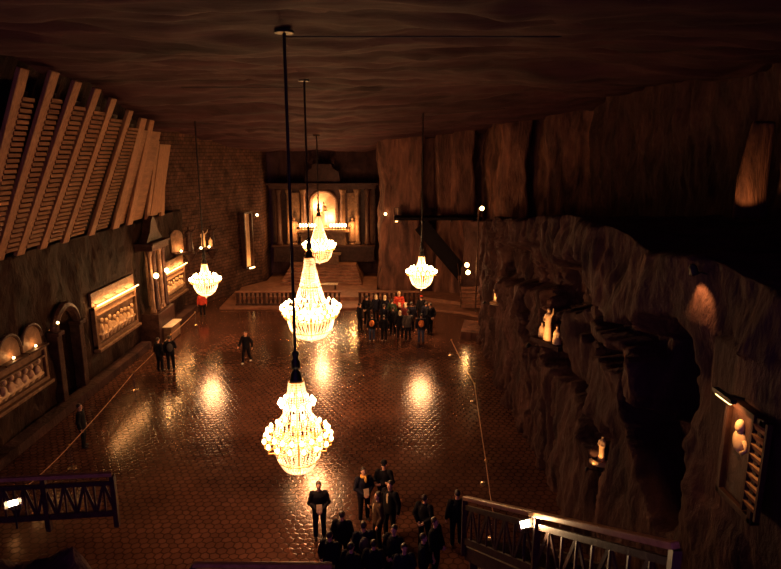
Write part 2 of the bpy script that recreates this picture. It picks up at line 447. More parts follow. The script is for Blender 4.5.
# near landing and rock masses below the camera
def mass(name, x0, x1, y0, y1, ht, mat, nu=40, nv=40):
    def fn(u, v):
        x = x0 + (x1 - x0) * u; y = y0 + (y1 - y0) * v
        e = min(u, 1 - u, v, 1 - v); k = min(1, e / .1)
        n = fr((x * .9, y * .9, 1), 1, 5) * .4
        if e <= 0: return (x, y, -.02)
        return (x + .2 * n, y + .2 * n, max(0.02, (ht(x, y) + n) * (.55 + .45 * k) if e > 0.02 else 1))
    return surface(name, nu, nv, fn, mat)
mass('rock_mass', 1.35, 6.6, 4.5, 14.0, lambda x, y: max(.6, 3.05 - (y - 11.6) * .9 if y > 11.6 else 3.05 + (11.6 - y) * .47), M['side'])
mass('rock_mass', -15.6, -5.6, 5, 12.6, lambda x, y: 3.15 - max(0, x + 7) * .6, M['side'])

# ------------------------------------------------------------------ timber lagging on the upper left wall
BE = [((-6, 265), (23, 68)), ((3, 236), (54, 71)), ((16, 250), (77, 81)), ((40, 245), (97, 88)), ((63, 241), (113, 98)), ((91, 234), (130, 110)), ((115, 229), (143, 118)),
      ((128, 222), (151, 120)), ((143, 219), (157, 141)), ((161, 215), (163, 152))]
ycol = [22.2, 23.6, 25.0, 26.7, 28.6, 31.2, 34.0, 35.9, 38.6, 41.2]
frames = []
for i, ((bot, top), yy) in enumerate(zip(BE, ycol)):
    a = Vector((-15.5, yy, 7.86)); b_ = at(top[0], top[1], yy)
    names = ['nearest the left edge of the picture', 'second from the left edge of the picture', 'third from the left', 'fourth from the left', 'fifth from the left', 'sixth from the left',
             'seventh from the left, first without wide rungs', 'eighth from the left, close beside its neighbour', 'last but one towards the altar', 'last one, upright, nearest the altar']
    r = empty('timber_rack', a, 0, 'leaning pale timber post with stacked rungs, ' + names[i], 'timber frame', 'timber lagging frames on the upper left wall')
    d = b_ - a
    MB().bar((0, 0, 0), d, (.56 if i < 6 else (.8, .7, .5, .6)[i - 6]), .17, (1, 0, 0)).build('post', M['beam'], r, bevel=.03)
    gap = (ycol[i + 1] - yy if i < 9 else 1.0)
    wd = min(1.25, gap * .60 - .08) if i < 6 else max(.3, gap - .5)
    n = 30 if i < 6 else 34
    for k in range(n):
        t = .045 + .84 * k / n
        p = d * t + Vector((.02, 0, 0))
        if i in (6, 7, 9): break
        if i == 8:
            MB().bar(Vector((.02, 1.35, 0)) + d * .06, Vector((.02, 1.35, 0)) + d * .96, 1.9, .1, (1, 0, 0)).build('plank_panel', M['beam'], r); break
        MB().box(p + Vector((0, .2 + wd / 2, 0)), (.22, wd, d.z / n * .62 * .9), ry=0).build('rung', M['slat'], r)
    # backing board that carries the rungs
    q = Vector((-.22, .2 + wd / 2, 0))
    MB().bar(d * .02 + q, d * .9 + q, wd, .06, (1, 0, 0)).build('backboard', M['wood' if i < 6 else 'slat'], r)

# ------------------------------------------------------------------ chandeliers
def strand(prof, bead, gap):
    """chain of faceted beads along a profile [(r,z)...] in the xz plane"""
    mb = MB(); P = [Vector((r, 0, z)) for r, z in prof]
    pos = gap * .5
    for a, b_ in zip(P, P[1:]):
        l = (b_ - a).length
        while pos < l:
            c = a + (b_ - a) * (pos / l); s = bead
            vs = [c + Vector(v) * s for v in ((1, 0, 0), (-1, 0, 0), (0, 1, 0), (0, -1, 0), (0, 0, 1.35), (0, 0, -1.35))]
            mb.add(vs, [(0, 2, 4), (2, 1, 4), (1, 3, 4), (3, 0, 4), (2, 0, 5), (1, 2, 5), (3, 1, 5), (0, 3, 5)])
            pos += gap
        pos -= l
    return mb
def ring_copies(o, n, ph=0.):
    outs = [o]; o.rotation_euler.z = ph
    for k in range(1, n):
        c = o.copy(); sc.collection.objects.link(c); c.parent = o.parent
        c.rotation_euler.z = ph + 2 * math.pi * k / n; outs.append(c)
    return outs
def bulb_ring(root, r, z, n, br, ph=0., arm_from=None):
    if arm_from is not None:
        mb = MB(); a0 = arm_from
        mb.tube([(a0, 0, z - .12), ((a0 + r) / 2, 0, z - .3), (r, 0, z - .22), (r, 0, z - .1)], .022, 6)
        mb.lathe([(.02, z - .12), (.09, z - .09), (.08, z - .07)], 10, (r, 0, 0))
        ring_copies(mb.build('arm', M['brass'], root, smooth=True), n, ph)
    mb = MB().lathe([(br * .45, -br * 1.1), (br * .9, -br * .4), (br, .2 * br), (br * .6, br), (.005, br * 1.5)], 8, (r, 0, z))
    ring_copies(mb.build('bulb', M['bulb'], root, smooth=True), n, ph)
def chandelier(loc, top_z, kind, S, label, e):
    """local origin = level of the main ring"""
    r = empty('chandelier', loc, 0, label, 'chandelier')
    def X(pr): return [(a * S, b_ * S) for a, b_ in pr]
    if kind == 'tall':       # long cone over a wide crown of bulbs and a deep bowl
        ct, cr, R1, Rb, zb = 2.35, .22, 1.02, .8, -1.35
        up = [(cr, ct), (cr * 1.25, ct - .5), (.45, 1.1), (.62, .5), (.85, .1), (.95, 0)]
        lo = [(1.05, -.05), (1.04, -.5), (.92, -.95), (.66, -1.25), (.34, -1.38), (.05, -1.41)]
        rings = [(cr, ct), (.47, 1.05), (1.0, 0), (.92, -.95)]
        nb = [(1.32, .10, 28), (1.12, .26, 20), (1.22, -.12, 24)]
        ns = (32, 36)
    elif kind == 'tier':     # narrow crown, small upper ring, wide main ring, tapering bowl
        ct, cr = 1.65, .22
        up = [(cr, ct), (.26, 1.3), (.42, .95), (.40, .6), (.6, .35), (.68, .05)]
        lo = [(.72, .0), (.74, -.45), (.62, -.85), (.45, -1.15), (.22, -1.28), (.04, -1.3)]
        rings = [(cr, ct), (.42, .95), (.7, 0), (.62, -.85)]
        nb = [(.52, .98, 14), (.93, .06, 20), (1.02, -.16, 16)]
        ns = (28, 32)
    else:                    # small: short stem, crown, cup
        ct, cr = .95, .16
        up = [(cr, ct), (.2, .6), (.3, .3), (.6, .05)]
        lo = [(.68, .0), (.66, -.35), (.5, -.7), (.25, -.88), (.04, -.92)]
        rings = [(cr, ct), (.3, .3), (.66, 0), (.5, -.7)]
        nb = [(.86, .08, 20), (.62, .28, 14)]
        ns = (20, 28)
    g = .075 * S; bs = .026 * S
    if S > 1.2: g *= .85
    u = [o for o in ring_copies(strand(X(up), bs, g).build('crystal_strand', M['crystal'], r), ns[0])]
    ring_copies(strand(X(lo), bs * 1.1, g).build('bowl_strand', M['crystal'], r), ns[1], .05)
    for rr, zz in rings:
        MB().torus((0, 0, zz * S), rr * S, .022 * S, 32, 6).build('ring', M['brass'], r, smooth=True)
    MB().tube([(0, 0, ct * S), (0, 0, lo[-1][1] * S + .05)], .028 * S, 8).build('stem', M['brass'], r)
    for rr, zz, n in nb:
        bulb_ring(r, rr * S, zz * S, n, .058 * S, rr * 3, arm_from=.3 * S if zz < .2 else None)
    MB().lathe([(.02, lo[-1][1] - .16), (.06, lo[-1][1] - .1), (.03, lo[-1][1] - .02)], 8).build('finial', M['crystal'], r).scale = (S, S, S)
    H = top_z - loc[2]
    MB().tube([(0, 0, ct * S), (0, 0, H)], .045, 8).build('suspension_rod', M['iron'], r)
    MB().lathe([(.04, .95), (.12, .85), (.07, .7), (.13, .6), (.14, .42), (.07, .35), (.15, .22), (.17, .06), (cr * .9, 0)], 10, (0, 0, ct * S)).build('hook_cover', M['iron'], r, smooth=True)
    MB().lathe([(.26, 0), (.26, .06), (.1, .14)], 12, (0, 0, H - .12)).build('ceiling_plate', M['iron'], r)
    point(r, (0, 0, .05 * S), e * .68, WARM, .66 * S)
    point(r, (0, 0, -.45 * S), e * .32, WARM, .4 * S)
    point(r, (0, 0, (.95 if kind != 'small' else .5) * S), e * .10, WARM, .12 * S)
    return r
def cz(x, y): return ceil_h(x, y) + .1
chandelier((-2.8, 17, 3.75), cz(-2.8, 17), 'tier', 1.0, 'tiered crystal chandelier hanging lowest and nearest, over the front of the floor', 850)
chandelier((-3.8, 28, 4.75), cz(-3.8, 28), 'tall', 1.06, 'large crystal chandelier with a long strand cone, middle one of the centre row', 2600)
chandelier((-5.45, 46, 5.1), cz(-5.45, 46), 'tall', .95, 'lit crystal chandelier hanging in front of the altar niche', 1700)
chandelier((-12.0, 38.5, 3.95), cz(-12, 38.5), 'small', 1.12, 'small crystal chandelier hanging near the left wall', 1100)
chandelier((2.05, 39.5, 4.25), cz(2.05, 39.5), 'small', 1.15, 'small crystal chandelier hanging on the right above the crowd', 1200)

# ------------------------------------------------------------------ small lamps
def sconce(loc, label, e, rad=.09, axis=(1, 0), mat='lamp', group=None):
    r = empty('wall_lamp', loc, 0, label, 'lamp', group)
    MB().tube([(-axis[0] * .3, -axis[1] * .3, -.12), (-axis[0] * .1, -axis[1] * .1, -.2), (0, 0, -.12)], .02, 6).build('bracket', M['iron'], r)
    MB().lathe([(.03, -.15), (.07, -.1), (.05, -.06)], 8).build('socket', M['brass'], r)
    MB().ball((0, 0, 0), rad, 10, 8).build('globe', M[mat], r, smooth=True)
    if e: point(r, (axis[0] * .1, axis[1] * .1, rad + .1), e, WARM2, .06)
    return r
def flood(loc, target, e, ang, label, s=1., mat='lamp', col=WARM2, name='spotlight', arm=0):
    r = empty(name, loc, 0, label, 'lamp')
    q = (Vector(target) - Vector(loc)).to_track_quat('-Z', 'Y').to_matrix()
    def T(mb): mb.v = [tuple(q @ Vector(p)) for p in mb.v]; return mb
    T(MB().lathe([(.05 * s, .16 * s), (.09 * s, .1 * s), (.1 * s, -.06 * s), (.12 * s, -.08 * s)], 10)).build('housing', M['iron'], r)
    T(MB().lathe([(.001, -.062 * s), (.095 * s, -.066 * s), (.09 * s, -.03 * s)], 10)).build('lens', M[mat], r)
    MB().tube([(0, 0, .0), (arm * .5, 0, -.1), (arm, 0, -.3 * s)], .015, 6).build('mount', M['iron'], r)
    spot(r, (Vector(target) - Vector(loc)).normalized() * .14 * s, Vector(target) - Vector(loc), e, ang, col, .04)
    return r

# ------------------------------------------------------------------ statues and reliefs
def remeshed(mb, voxel, smooth=2):
    me = bpy.data.meshes.new('t'); me.from_pydata(mb.v, [], mb.f); me.update()
    o = bpy.data.objects.new('t', me); sc.collection.objects.link(o)
    rm = o.modifiers.new('r', 'REMESH'); rm.mode = 'VOXEL'; rm.voxel_size = voxel
    if smooth:
        s = o.modifiers.new('s', 'SMOOTH'); s.iterations = smooth; s.factor = .5
    dg = bpy.context.evaluated_depsgraph_get(); dg.update()
    out = bpy.data.meshes.new_from_object(o.evaluated_get(dg))
    out.polygons.foreach_set('use_smooth', [True] * len(out.polygons))
    bpy.data.objects.remove(o); return out
def robed(mb, c, h, lean=0., raise_arm=False, kneel=False):
    x, y, z = c; k = h / 1.75
    if kneel:
        mb.lathe([(.30 * k, 0), (.30 * k, .3 * k), (.22 * k, .62 * k), (.23 * k, .85 * k), (.12 * k, 1.02 * k)], 10, c)
        hz = 1.16 * k
    else:
        mb.lathe([(.28 * k, 0), (.24 * k, .5 * k), (.19 * k, .95 * k), (.23 * k, 1.3 * k), (.19 * k, 1.42 * k), (.07 * k, 1.5 * k)], 10, c, sy=.75)
        hz = 1.63 * k
    mb.ball((x, y, z + hz), (.095 * k, .105 * k, .13 * k), 10, 8)
    sh = hz - .27 * k
    for s in (-1, 1):
        if raise_arm and s > 0:
            mb.tube([(x + .2 * k * s, y, z + sh), (x + .42 * k * s, y - .05, z + sh + .2 * k), (x + .5 * k * s, y - .1, z + sh + .5 * k)], [.075 * k, .06 * k, .04 * k], 7)
        else:
            mb.tube([(x + .2 * k * s, y, z + sh), (x + .27 * k * s, y - .06 * k, z + sh - .28 * k), (x + .05 * k * s, y - .24 * k, z + sh - .3 * k)], [.075 * k, .065 * k, .045 * k], 7)
def statue(loc, rz, h, label, mat='carved', raise_arm=False, kneel=False, ped=.3):
    r = empty('statue', loc, rz, label, 'statue')
    mb = MB(); robed(mb, (0, 0, ped), h, 0, raise_arm, kneel)
    o = bpy.data.objects.new('figure', remeshed(mb, .03)); o.data.materials.clear(); o.data.materials.append(M[mat]); link(o, r)
    if ped > .01:
        MB().lathe([(.34, 0), (.34, .06), (.27, .1), (.27, ped - .06), (.33, ped)], 12).build('pedestal', M[mat], r)
    return r

def relief(y0, y1, z0, z1, x, label, figs, lamp):
    """framed carved panel on the left wall, facing +x; local axes: x out, y along, z up"""
    r = empty('carved_relief', (x, (y0 + y1) / 2, z0), 0, label, 'relief')
    w_ = (y1 - y0) / 2; h = z1 - z0
    MB().box((.05, 0, h / 2), (.1, 2 * w_ - .3, h - .3)).build('panel', M['carved'], r)
    mb = MB()
    for yy in (-w_ + .09, w_ - .09): mb.box((.12, yy, h / 2), (.24, .18, h))
    for zz in (.09, h - .09): mb.box((.12, 0, zz), (.26, 2 * w_, .18))
    mb.box((.16, 0, h - .5), (.2, 2 * w_ - .4, .08))
    mb.build('frame', M['carved'], r, bevel=.02)
    MB().box((.2, 0, -.1), (.4, 2 * w_ + .2, .16)).build('sill', M['carved'], r, bevel=.03)
    mb = MB(); rr = random.Random(int(y0 * 7))
    for k in range(figs):
        yy = -w_ + .5 + (2 * w_ - 1) * (k + .5) / figs; t = h * (.42 + .1 * rr.random()); s = .8 + .3 * rr.random()
        mb.ball((.16, yy, t * .5 + .15), (.14, .2 * s, t * .42), 8, 6)
        mb.ball((.22, yy + rr.uniform(-.05, .05), t + .25), (.1, .1, .13), 8, 6)
        mb.tube([(.2, yy, t), (.3, yy + rr.uniform(-.35, .35), t * .75), (.26, yy + rr.uniform(-.4, .4), t * .6)], [.06, .05, .04], 6)
    mb.box((.2, 0, h * .28), (.22, 2 * w_ - .9, .12))
    me = remeshed(mb, .035, 1); o = bpy.data.objects.new('figures', me); me.materials.append(M['pale']); link(o, r)
    if lamp == 'strip':
        MB().tube([(.42, -w_, h + .12), (.42, w_, h + .12)], .035, 8).build('lamp_tube', M['strip'], r)
        mb = MB()
        for q in range(5):
            yy = -w_ + .1 + (2 * w_ - .2) * q / 4; mb.bar((0, yy, h + .3), (.42, yy, h + .12), .03, .03)
        mb.build('lamp_bracket', M['iron'], r)
        MB().box((.07, 0, h + .42), (.14, 2 * w_ + .1, .75), ry=0).build('cornice', M['carved'], r, bevel=.03)
        l = bpy.data.lights.new('light', 'AREA'); l.shape = 'RECTANGLE'; l.size = .06; l.size_y = 2 * w_; l.energy = 130; l.color = WARM2
        o = bpy.data.objects.new('light', l); o.location = (.36, 0, h + .12); o.rotation_euler = (0, R(90), 0); link(o, r)
        l2 = l.copy(); l2.energy = 110; o = bpy.data.objects.new('light', l2); o.location = (.42, 0, h + .06); o.rotation_euler = (0, R(12), 0); link(o, r)
    return r
relief(31.0, 36.3, 1.75, 4.0, -15.85, 'framed carved relief with a bright light strip along its top, right of the dark archway', 9, 'strip')
relief(40.7, 45.3, 1.9, 3.75, -15.85, 'small brightly lit carved relief left of the left chandelier', 8, 'strip')
relief(20.5, 26.3, 1.9, 3.55, -15.85, 'carved relief near the left edge, under three lit arches', 10, None)
# three lit shallow arches above the near relief
for k, yy in enumerate((22.3, 23.9, 25.5)):
    r = empty('lit_arch', (-15.85, yy, 3.62), 0, ['lit shallow stone arch nearest the left picture edge', 'lit shallow stone arch, middle of the three over the relief', 'lit shallow stone arch closest to the dark archway'][k], 'arch', 'arches above the near relief')
    out = [(-.7, 0), (.7, 0)] + [(.7 * math.cos(a), .35 + .65 * math.sin(a)) for a in [i * math.pi / 10 for i in range(11)]]
    mb = MB().prism(out, 0, .12); mb.v = [(y, x, z) for x, y, z in mb.v]; mb.build('arch_back', M['carved'], r)
    mb = MB().tube([(.12, .74 * math.cos(a), .35 + .7 * math.sin(a)) for a in [i * math.pi / 12 for i in range(13)]], .08, 8); mb.build('arch_moulding', M['darkcarved'], r)
    MB().box((.18, 0, -.03), (.5, 1.5, .08)).build('shelf', M['darkcarved'], r)
    MB().ball((.26, 0, .1), .055, 8, 6).build('bulb', M['lamp'], r)
    point(r, (.3, 0, .2), 9, WARM2, .05)
sconce((-15.35, 27.0, 4.35), 'pair of tiny lit bulbs just left of the archway top', 3, .06)
# archway surround with a lamp inside
r = empty('stone_archway', (-15.8, DOORY, 0), 0, 'dark stone archway with a lit lamp deep inside, in the left wall', 'archway')
for s in (-1, 1):
    mb = MB().box((.05, s * 1.02, 1.9), (.5, .42, 3.8)); mb.box((.1, s * 1.02, 3.75), (.62, .56, .2)); mb.box((.1, s * 1.02, .15), (.62, .56, .3))
    mb.build('jamb', M['darkcarved'], r, bevel=.03)
MB().tube([(.08, 1.0 * math.cos(a), 3.75 + 1.05 * math.sin(a)) for a in [i * math.pi / 16 for i in range(17)]], .22, 8).build('arch', M['darkcarved'], r)
MB().lathe([(.26, 2.7), (.26, 4.0), (.2, 4.3), (.02, 4.5)], 12, (-.75, .2, 0)).build('lit_wall_piece', M['pale'], r, smooth=True)  # pale shape added to stand for the lit wall inside the arch
MB().box((-.35, -.2, 3.0), (.1, .1, .06)).build('lamp', M['strip'], r)
spot(r, (-.35, -.3, 3.1), (-.7, .2, 4.2), 60, 80, WARM2, .06)

# side altar with columns by the left wall
r = empty('side_altar', (-15.6, 38.6, 0), 0, 'tall columned side altar against the left wall, between the two lit reliefs', 'altar')
MB().box((.2, 0, 1.0), (1.4, 2.9, 2.0)).build('base', M['darkcarved'], r, bevel=.04)
for s in (-1, -.4, .4, 1):
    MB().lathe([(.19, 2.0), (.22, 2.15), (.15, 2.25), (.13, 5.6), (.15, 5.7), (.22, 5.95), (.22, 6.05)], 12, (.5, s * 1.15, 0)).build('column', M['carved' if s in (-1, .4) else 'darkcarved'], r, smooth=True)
MB().box((.3, 0, 6.2), (1.1, 2.9, .35)).box((.3, 0, 6.45), (1.3, 3.1, .15)).build('entablature', M['darkcarved'], r, bevel=.03)
mb = MB().prism([(-1.4, 6.5), (1.4, 6.5), (.7, 7.1), (.35, 7.8), (0, 8.1), (-.35, 7.8), (-.7, 7.1)], 0, .5); mb.v = [(y, x, z) for x, y, z in mb.v]; mb.build('crest', M['darkcarved'], r)
MB().box((.02, 0, 4.1), (.1, 1.0, 3.6)).build('niche_panel', M['carved'], r)
MB().box((.95, 0, .95), (1.1, 2.0, .12)).box((.95, 0, .5), (.9, 1.7, .85)).build('altar_table', M['carved'], r, bevel=.02)
MB().box((.95, 0, 1.03), (1.12, 2.02, .03)).build('altar_cloth', M['cloth_white'], r)
statue((-15.25, 38.6, 2.02), R(90), 1.7, 'pale statue standing between the columns of the side altar', 'carved', True)
sconce((-14.75, 37.45, 4.45), 'lit globe lamp in front of the nearest side altar column', 80, .17)
sconce((-14.75, 39.3, 4.45), 'lit globe lamp by the far columns of the side altar', 55, .15)

# lit niche, statues and a carved pulpit on the blockwork wall
def face_statue(px, py, Y, h, label, kneel, mat='darkcarved', ra=False):
    p = at(px, py, Y); statue(p, R(35), h, label, mat, ra, kneel, .25)
p = at(178, 252, 43.6)
r = empty('wall_niche', p + Vector((0, 0, 0)), R(55), 'round-headed lit niche high on the left, above the small relief', 'niche')
out = [(-.5, 0), (.5, 0)] + [(.5 * math.cos(a), 1.1 + .5 * math.sin(a)) for a in [i * math.pi / 10 for i in range(11)]]
MB().prism(out, 0, .1).build('niche_back', M['carved'], r)
MB().box((0, -.25, -.06), (1.1, .5, .1)).build('shelf', M['darkcarved'], r)
MB().ball((.1, -.25, .08), .08, 8, 6).build('bulb', M['lamp'], r); point(r, (.1, -.3, .22), 45, WARM2, .06)
for (px, py, Y, lab) in ((190, 253, 45.4, 'dark carved figure on a bracket beside the lit niche'), (212, 250, 48.2, 'dark carved figure on a bracket above the left chandelier')):
    p = at(px, py, Y)
    r = statue(p, R(20), 1.9, lab, 'darkcarved', True, False, .12)
    MB().lathe([(.1, -.7), (.35, -.25), (.5, -.04), (.5, 0)], 12).build('bracket', M['darkcarved'], r)
sconce(at(201, 248, 46.6), 'tiny lit lamp between the two bracket figures', 12, .1)
p = at(207, 248, 47.4)
r = empty('carved_group', p, R(25), 'carved group lit in orange, above and right of the left chandelier', 'carving')
mb = MB(); robed(mb, (-.25, 0, .1), 1.3, 0, True); robed(mb, (.3, .05, .1), 1.0, kneel=True)
o = bpy.data.objects.new('figures', remeshed(mb, .04)); o.data.materials.append(M['pale']); link(o, r)
MB().box((0, .1, 0), (1.4, .8, .2)).build('base', M['darkcarved'], r, bevel=.03)
MB().ball((.1, -.45, .15), .09, 8, 6).build('bulb', M['lamp'], r); point(r, (.1, -.55, .35), 22, WARM2, .06)

# tall lit doorway slit and small lamps either side of the altar recess
p = at(245, 264, 53.4)
r = empty('lit_recess', (-12.75, 53.2, 2.1), R(68), 'tall narrow lit recess in the blockwork wall left of the altar', 'recess')
MB().box((0, -.02, 2.35), (.95, .1, 4.7)).build('recess_back', M['pale'], r)
mb = MB()
for s in (-1, 1): mb.box((s * .55, -.15, 2.35), (.14, .4, 4.9))
mb.box((0, -.15, 4.8), (1.24, .4, .14)).build('surround', M['darkcarved'], r)
MB().box((0, -.5, -.05), (.7, .12, .1)).build('lamp', M['strip'], r)
spot(r, (0, -1.0, .1), (0, -.1, 3.0), 110, 170, WARM2, .1)
sconce(at(257, 215, 54.3), 'tiny lit lamp on the wall just left of the altar recess', 5, .12, (0, -1))
sconce(at(385.5, 214, 51.0), 'tiny lit lamp on the wall just right of the altar recess', 5, .12, (0, -1))
p = at(396.5, 222, 50.2)
r = empty('lit_slot', p, 0, 'short lit slot above the end of the stair landing', 'recess')
MB().box((0, .05, .6), (.26, .1, 1.1)).build('slot_back', M['pale'], r)
mb = MB()
for s in (-1, 1): mb.box((s * .18, -.02, .6), (.08, .25, 1.2))
mb.build('surround', M['darkcarved'], r); point(r, (0, -.25, .25), 5, WARM2, .05); MB().box((0, -.2, .06), (.2, .08, .06)).build('lamp', M['strip'], r)

# ------------------------------------------------------------------ main altar
AX, AY = -6.35, 57.6
r = empty('altar_retable', (AX, AY, 1.82), 0, 'tall columned main altar with a glowing arched niche, in the far recess', 'altar')
B = 1.82
MB().box((0, .2, .75), (9.6, 1.1, 1.5)).box((0, -.1, 1.55), (9.8, 1.6, .18)).build('plinth', M['darkcarved'], r, bevel=.03)
for cx in (-4.5, -3.45, -2.0, 2.0, 3.45, 4.5):
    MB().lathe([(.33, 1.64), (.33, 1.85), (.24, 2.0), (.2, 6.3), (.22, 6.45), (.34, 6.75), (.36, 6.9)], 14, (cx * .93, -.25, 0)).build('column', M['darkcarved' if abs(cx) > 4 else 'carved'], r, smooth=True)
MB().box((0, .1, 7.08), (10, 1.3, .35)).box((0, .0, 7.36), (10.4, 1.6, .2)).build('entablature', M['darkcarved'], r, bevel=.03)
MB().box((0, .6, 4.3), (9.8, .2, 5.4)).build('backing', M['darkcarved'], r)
mb = MB().prism([(-1.7, 7.47), (1.7, 7.47), (1.55, 8.5), (1.0, 8.8), (.9, 9.2), (-.9, 9.2), (-1.0, 8.8), (-1.55, 8.5)], -.25, .5); mb.build('attic', M['darkcarved'], r, bevel=.03)
out = [(-1.05, 3.2), (1.05, 3.2)] + [(1.05 * math.cos(a), 5.6 + .95 * math.sin(a)) for a in [i * math.pi / 14 for i in range(15)]]
MB().prism(out, .35, .48).build('niche_back', M['pale'], r)
MB().tube([(-1.25, -.05, 3.2), (-1.25, -.05, 5.6)] + [(-1.25 * math.cos(a), -.05, 5.6 + 1.1 * math.sin(a)) for a in [i * math.pi / 12 for i in range(1, 12)]] + [(1.25, -.05, 5.6), (1.25, -.05, 3.2)], .16, 8).build('niche_arch', M['carved'], r)
MB().box((0, -.55, 3.02), (4.9, 1.0, .25)).box((0, -.3, 2.3), (4.2, .8, 1.3)).build('gradine', M['carved'], r, bevel=.03)
MB().box((0, -1.35, .95), (3.4, 1.0, .14)).box((0, -1.3, .45), (3.0, .8, .9)).build('mensa', M['carved'], r, bevel=.03)
for s in (-1, 1):
    MB().tube([(s * 1.65, .1, 3.2), (s * 1.65, .1, 5.9)], .2, 8).build('colonnette', M['carved'], r, smooth=True)
    MB().box((s * 2.75, .3, 4.4), (.95, .25, 4.2)).build('side_panel', M['carved'], r)
point(r, (-.6, -.1, 5.2), 330, WARM, .1); point(r, (.6, -.1, 4.2), 240, WARM, .1); point(r, (0, -1.0, 3.6), 110, WARM, .2)
point(r, (-2.75, -1.2, 3.4), 300, WARM2, .1); point(r, (2.75, -1.2, 3.4), 330, WARM2, .1)
statue((AX, AY + .1, B + 3.2), 0, 2.2, 'pale standing statue in the glowing arched niche of the main altar', 'pale', False, False, .25)
statue((AX - 2.75, AY - .3, B + 1.7), 0, 2.3, 'statue standing left of the glowing altar niche', 'carved', False, False, .3)
statue((AX + 2.75, AY - .3, B + 1.7), 0, 2.3, 'statue with raised arm standing right of the glowing altar niche', 'carved', True, False, .3)
statue((AX - 1.0, AY + .1, B + 9.22), 0, 1.0, 'small kneeling figure on top of the altar, left', 'darkcarved', False, True, .0)
statue((AX + 1.0, AY + .1, B + 9.22), 0, 1.0, 'small kneeling figure on top of the altar, right', 'darkcarved', False, True, .0)
k = 0
cnd = None
for s in (-1, 1):
    for q in range(6):
        p = (AX + s * (.75 + .27 * q), AY - .75, B + 3.15)
        if cnd is None:
            cnd = empty('candlestick', p, 0, 'lit altar candle lamp on the ledge under the glowing niche', 'candle', 'row of lit candle lamps under the altar niche')
            MB().lathe([(.08, 0), (.03, .05), (.03, .22), (.06, .25)], 8).build('holder', M['brass'], cnd)
            MB().lathe([(.05, .25), (.1, .33), (.1, .44), (.02, .56)], 8).build('flame_bulb', M['bulb'], cnd)
            c = cnd
        else:
            c = copy_tree(cnd); c.location = p
        c['label'] = 'lit candle lamp on the altar ledge, %s %s of the niche centre' % (['innermost', 'second', 'third', 'fourth', 'fifth', 'outermost'][q], 'left' if s < 0 else 'right')

# communion rail (two runs) on the first step
def balustrade(x0, x1, y, z, label, h=1.15):
    r = empty('altar_rail', ((x0 + x1) / 2, y, z), 0, label, 'railing')
    w_ = (x1 - x0) / 2
    MB().box((0, 0, h - .06), (2 * w_, .32, .12)).build('top_rail', M['step'], r, bevel=.02)
    MB().box((0, 0, .06), (2 * w_, .3, .12)).build('base_rail', M['darkcarved'], r)
    n = int(w_ * 2 / .34)
    pr = [(.06, .12), (.10, .25), (.12, .38), (.06, .55), (.05, .68), (.09, .8), (.09, h - .12)]
    for q in range(n):
        xx = -w_ + (q + .5) * 2 * w_ / n
        if q % 6 == 0: MB().box((xx, 0, h / 2), (.22, .26, h - .24)).build('pier', M['darkcarved'], r)
        else: MB().lathe(pr, 8, (xx, 0, 0)).build('baluster', M['darkcarved'], r, smooth=True)
balustrade(-12.3, -3.9, 46.9, .16, 'low carved stone altar rail, long run on the left')
balustrade(-2.6, 2.4, 46.9, .16, 'low carved stone altar rail behind the crowd')
r = empty('bench', (-6.1, 51.6, .42), 0, 'pale low bench in front of the altar steps', 'bench')
MB().box((.55, 0, .45), (1.9, .45, .09)).build('seat', M['cloth_white'], r)
for s in (-.2, 1.3): MB().box((s, 0, .2), (.12, .38, .4)).build('leg', M['wood'], r)

# ------------------------------------------------------------------ landing and stair on the right back wall
r = empty('stone_stair', (.4, 49.0, 0), 0, 'dark stair slanting down the back wall right of the altar', 'stairs')
mb = MB(); n = 20
for i in range(n):
    mb.box((2.3 + i * .2, 0, 6.45 - i * .235), (.34, 1.3, .24))
mb.build('treads', M['shaded'], r)
mb = MB(); mb.bar((2.0, -.72, 6.4), (6.2, -.72, 1.5), .1, 1.2)
mb.build('stringer', M['shaded'], r)
r = empty('stair_landing', (3.8, 49.3, 6.85), 0, 'long dark ledge above the slanting stair, right of the altar', 'landing')
MB().box((0, 0, 0), (7.0, 1.7, .22)).build('slab', M['shaded'], r)
for q in range(4): MB().box((-3 + q * 2.1, .6, -.25), (.15, .5, .3)).build('corbel', M['darkcarved'], r)
# post with globe lamp
p = at(478, 300, 44.2)
r = empty('lamp_post', (6.35, 43.9, 0), 0, 'tall thin post with a lit globe on top, at the right of the altar steps', 'lamp post')
MB().tube([(0, 0, .4), (0, 0, 8.1)], .06, 8).build('post', M['wood'], r)
MB().tube([(0, 0, 8.0), (.1, 0, 8.15), (.22, 0, 8.05)], .025, 6).build('arm', M['iron'], r)
MB().ball((.24, 0, 8.1), .16, 12, 8).build('globe', M['lamp'], r, smooth=True)
point(r, (.24, -.3, 8.1), 18, WARM2, .1)
sconce(at(467, 265, 44.6), 'upper lit globe of the pair left of the tall post', 60, .17, (0, -1))
sconce(at(468, 272.5, 44.3), 'lower lit globe of the pair left of the tall post', 60, .17, (0, -1))
# small stair beside the pillar
r = empty('stone_stair', (6.2, 45.2, 0), 0, 'short stone stair climbing beside the tall post at the right', 'stairs')
mb = MB()
for i in range(9): mb.box((.0, i * .34, .42 + .1 + i * .21), (1.5, .36, .22))
mb.build('treads', M['step'], r)
MB().bar((-.8, -.1, 1.4), (-.8, 2.9, 3.3), .06, .08).bar((-.8, 0, .4), (-.8, 0, 1.5), .07, .07).bar((-.8, 1.4, 1.2), (-.8, 1.4, 2.4), .07, .07).build('handrail', M['wood'], r)

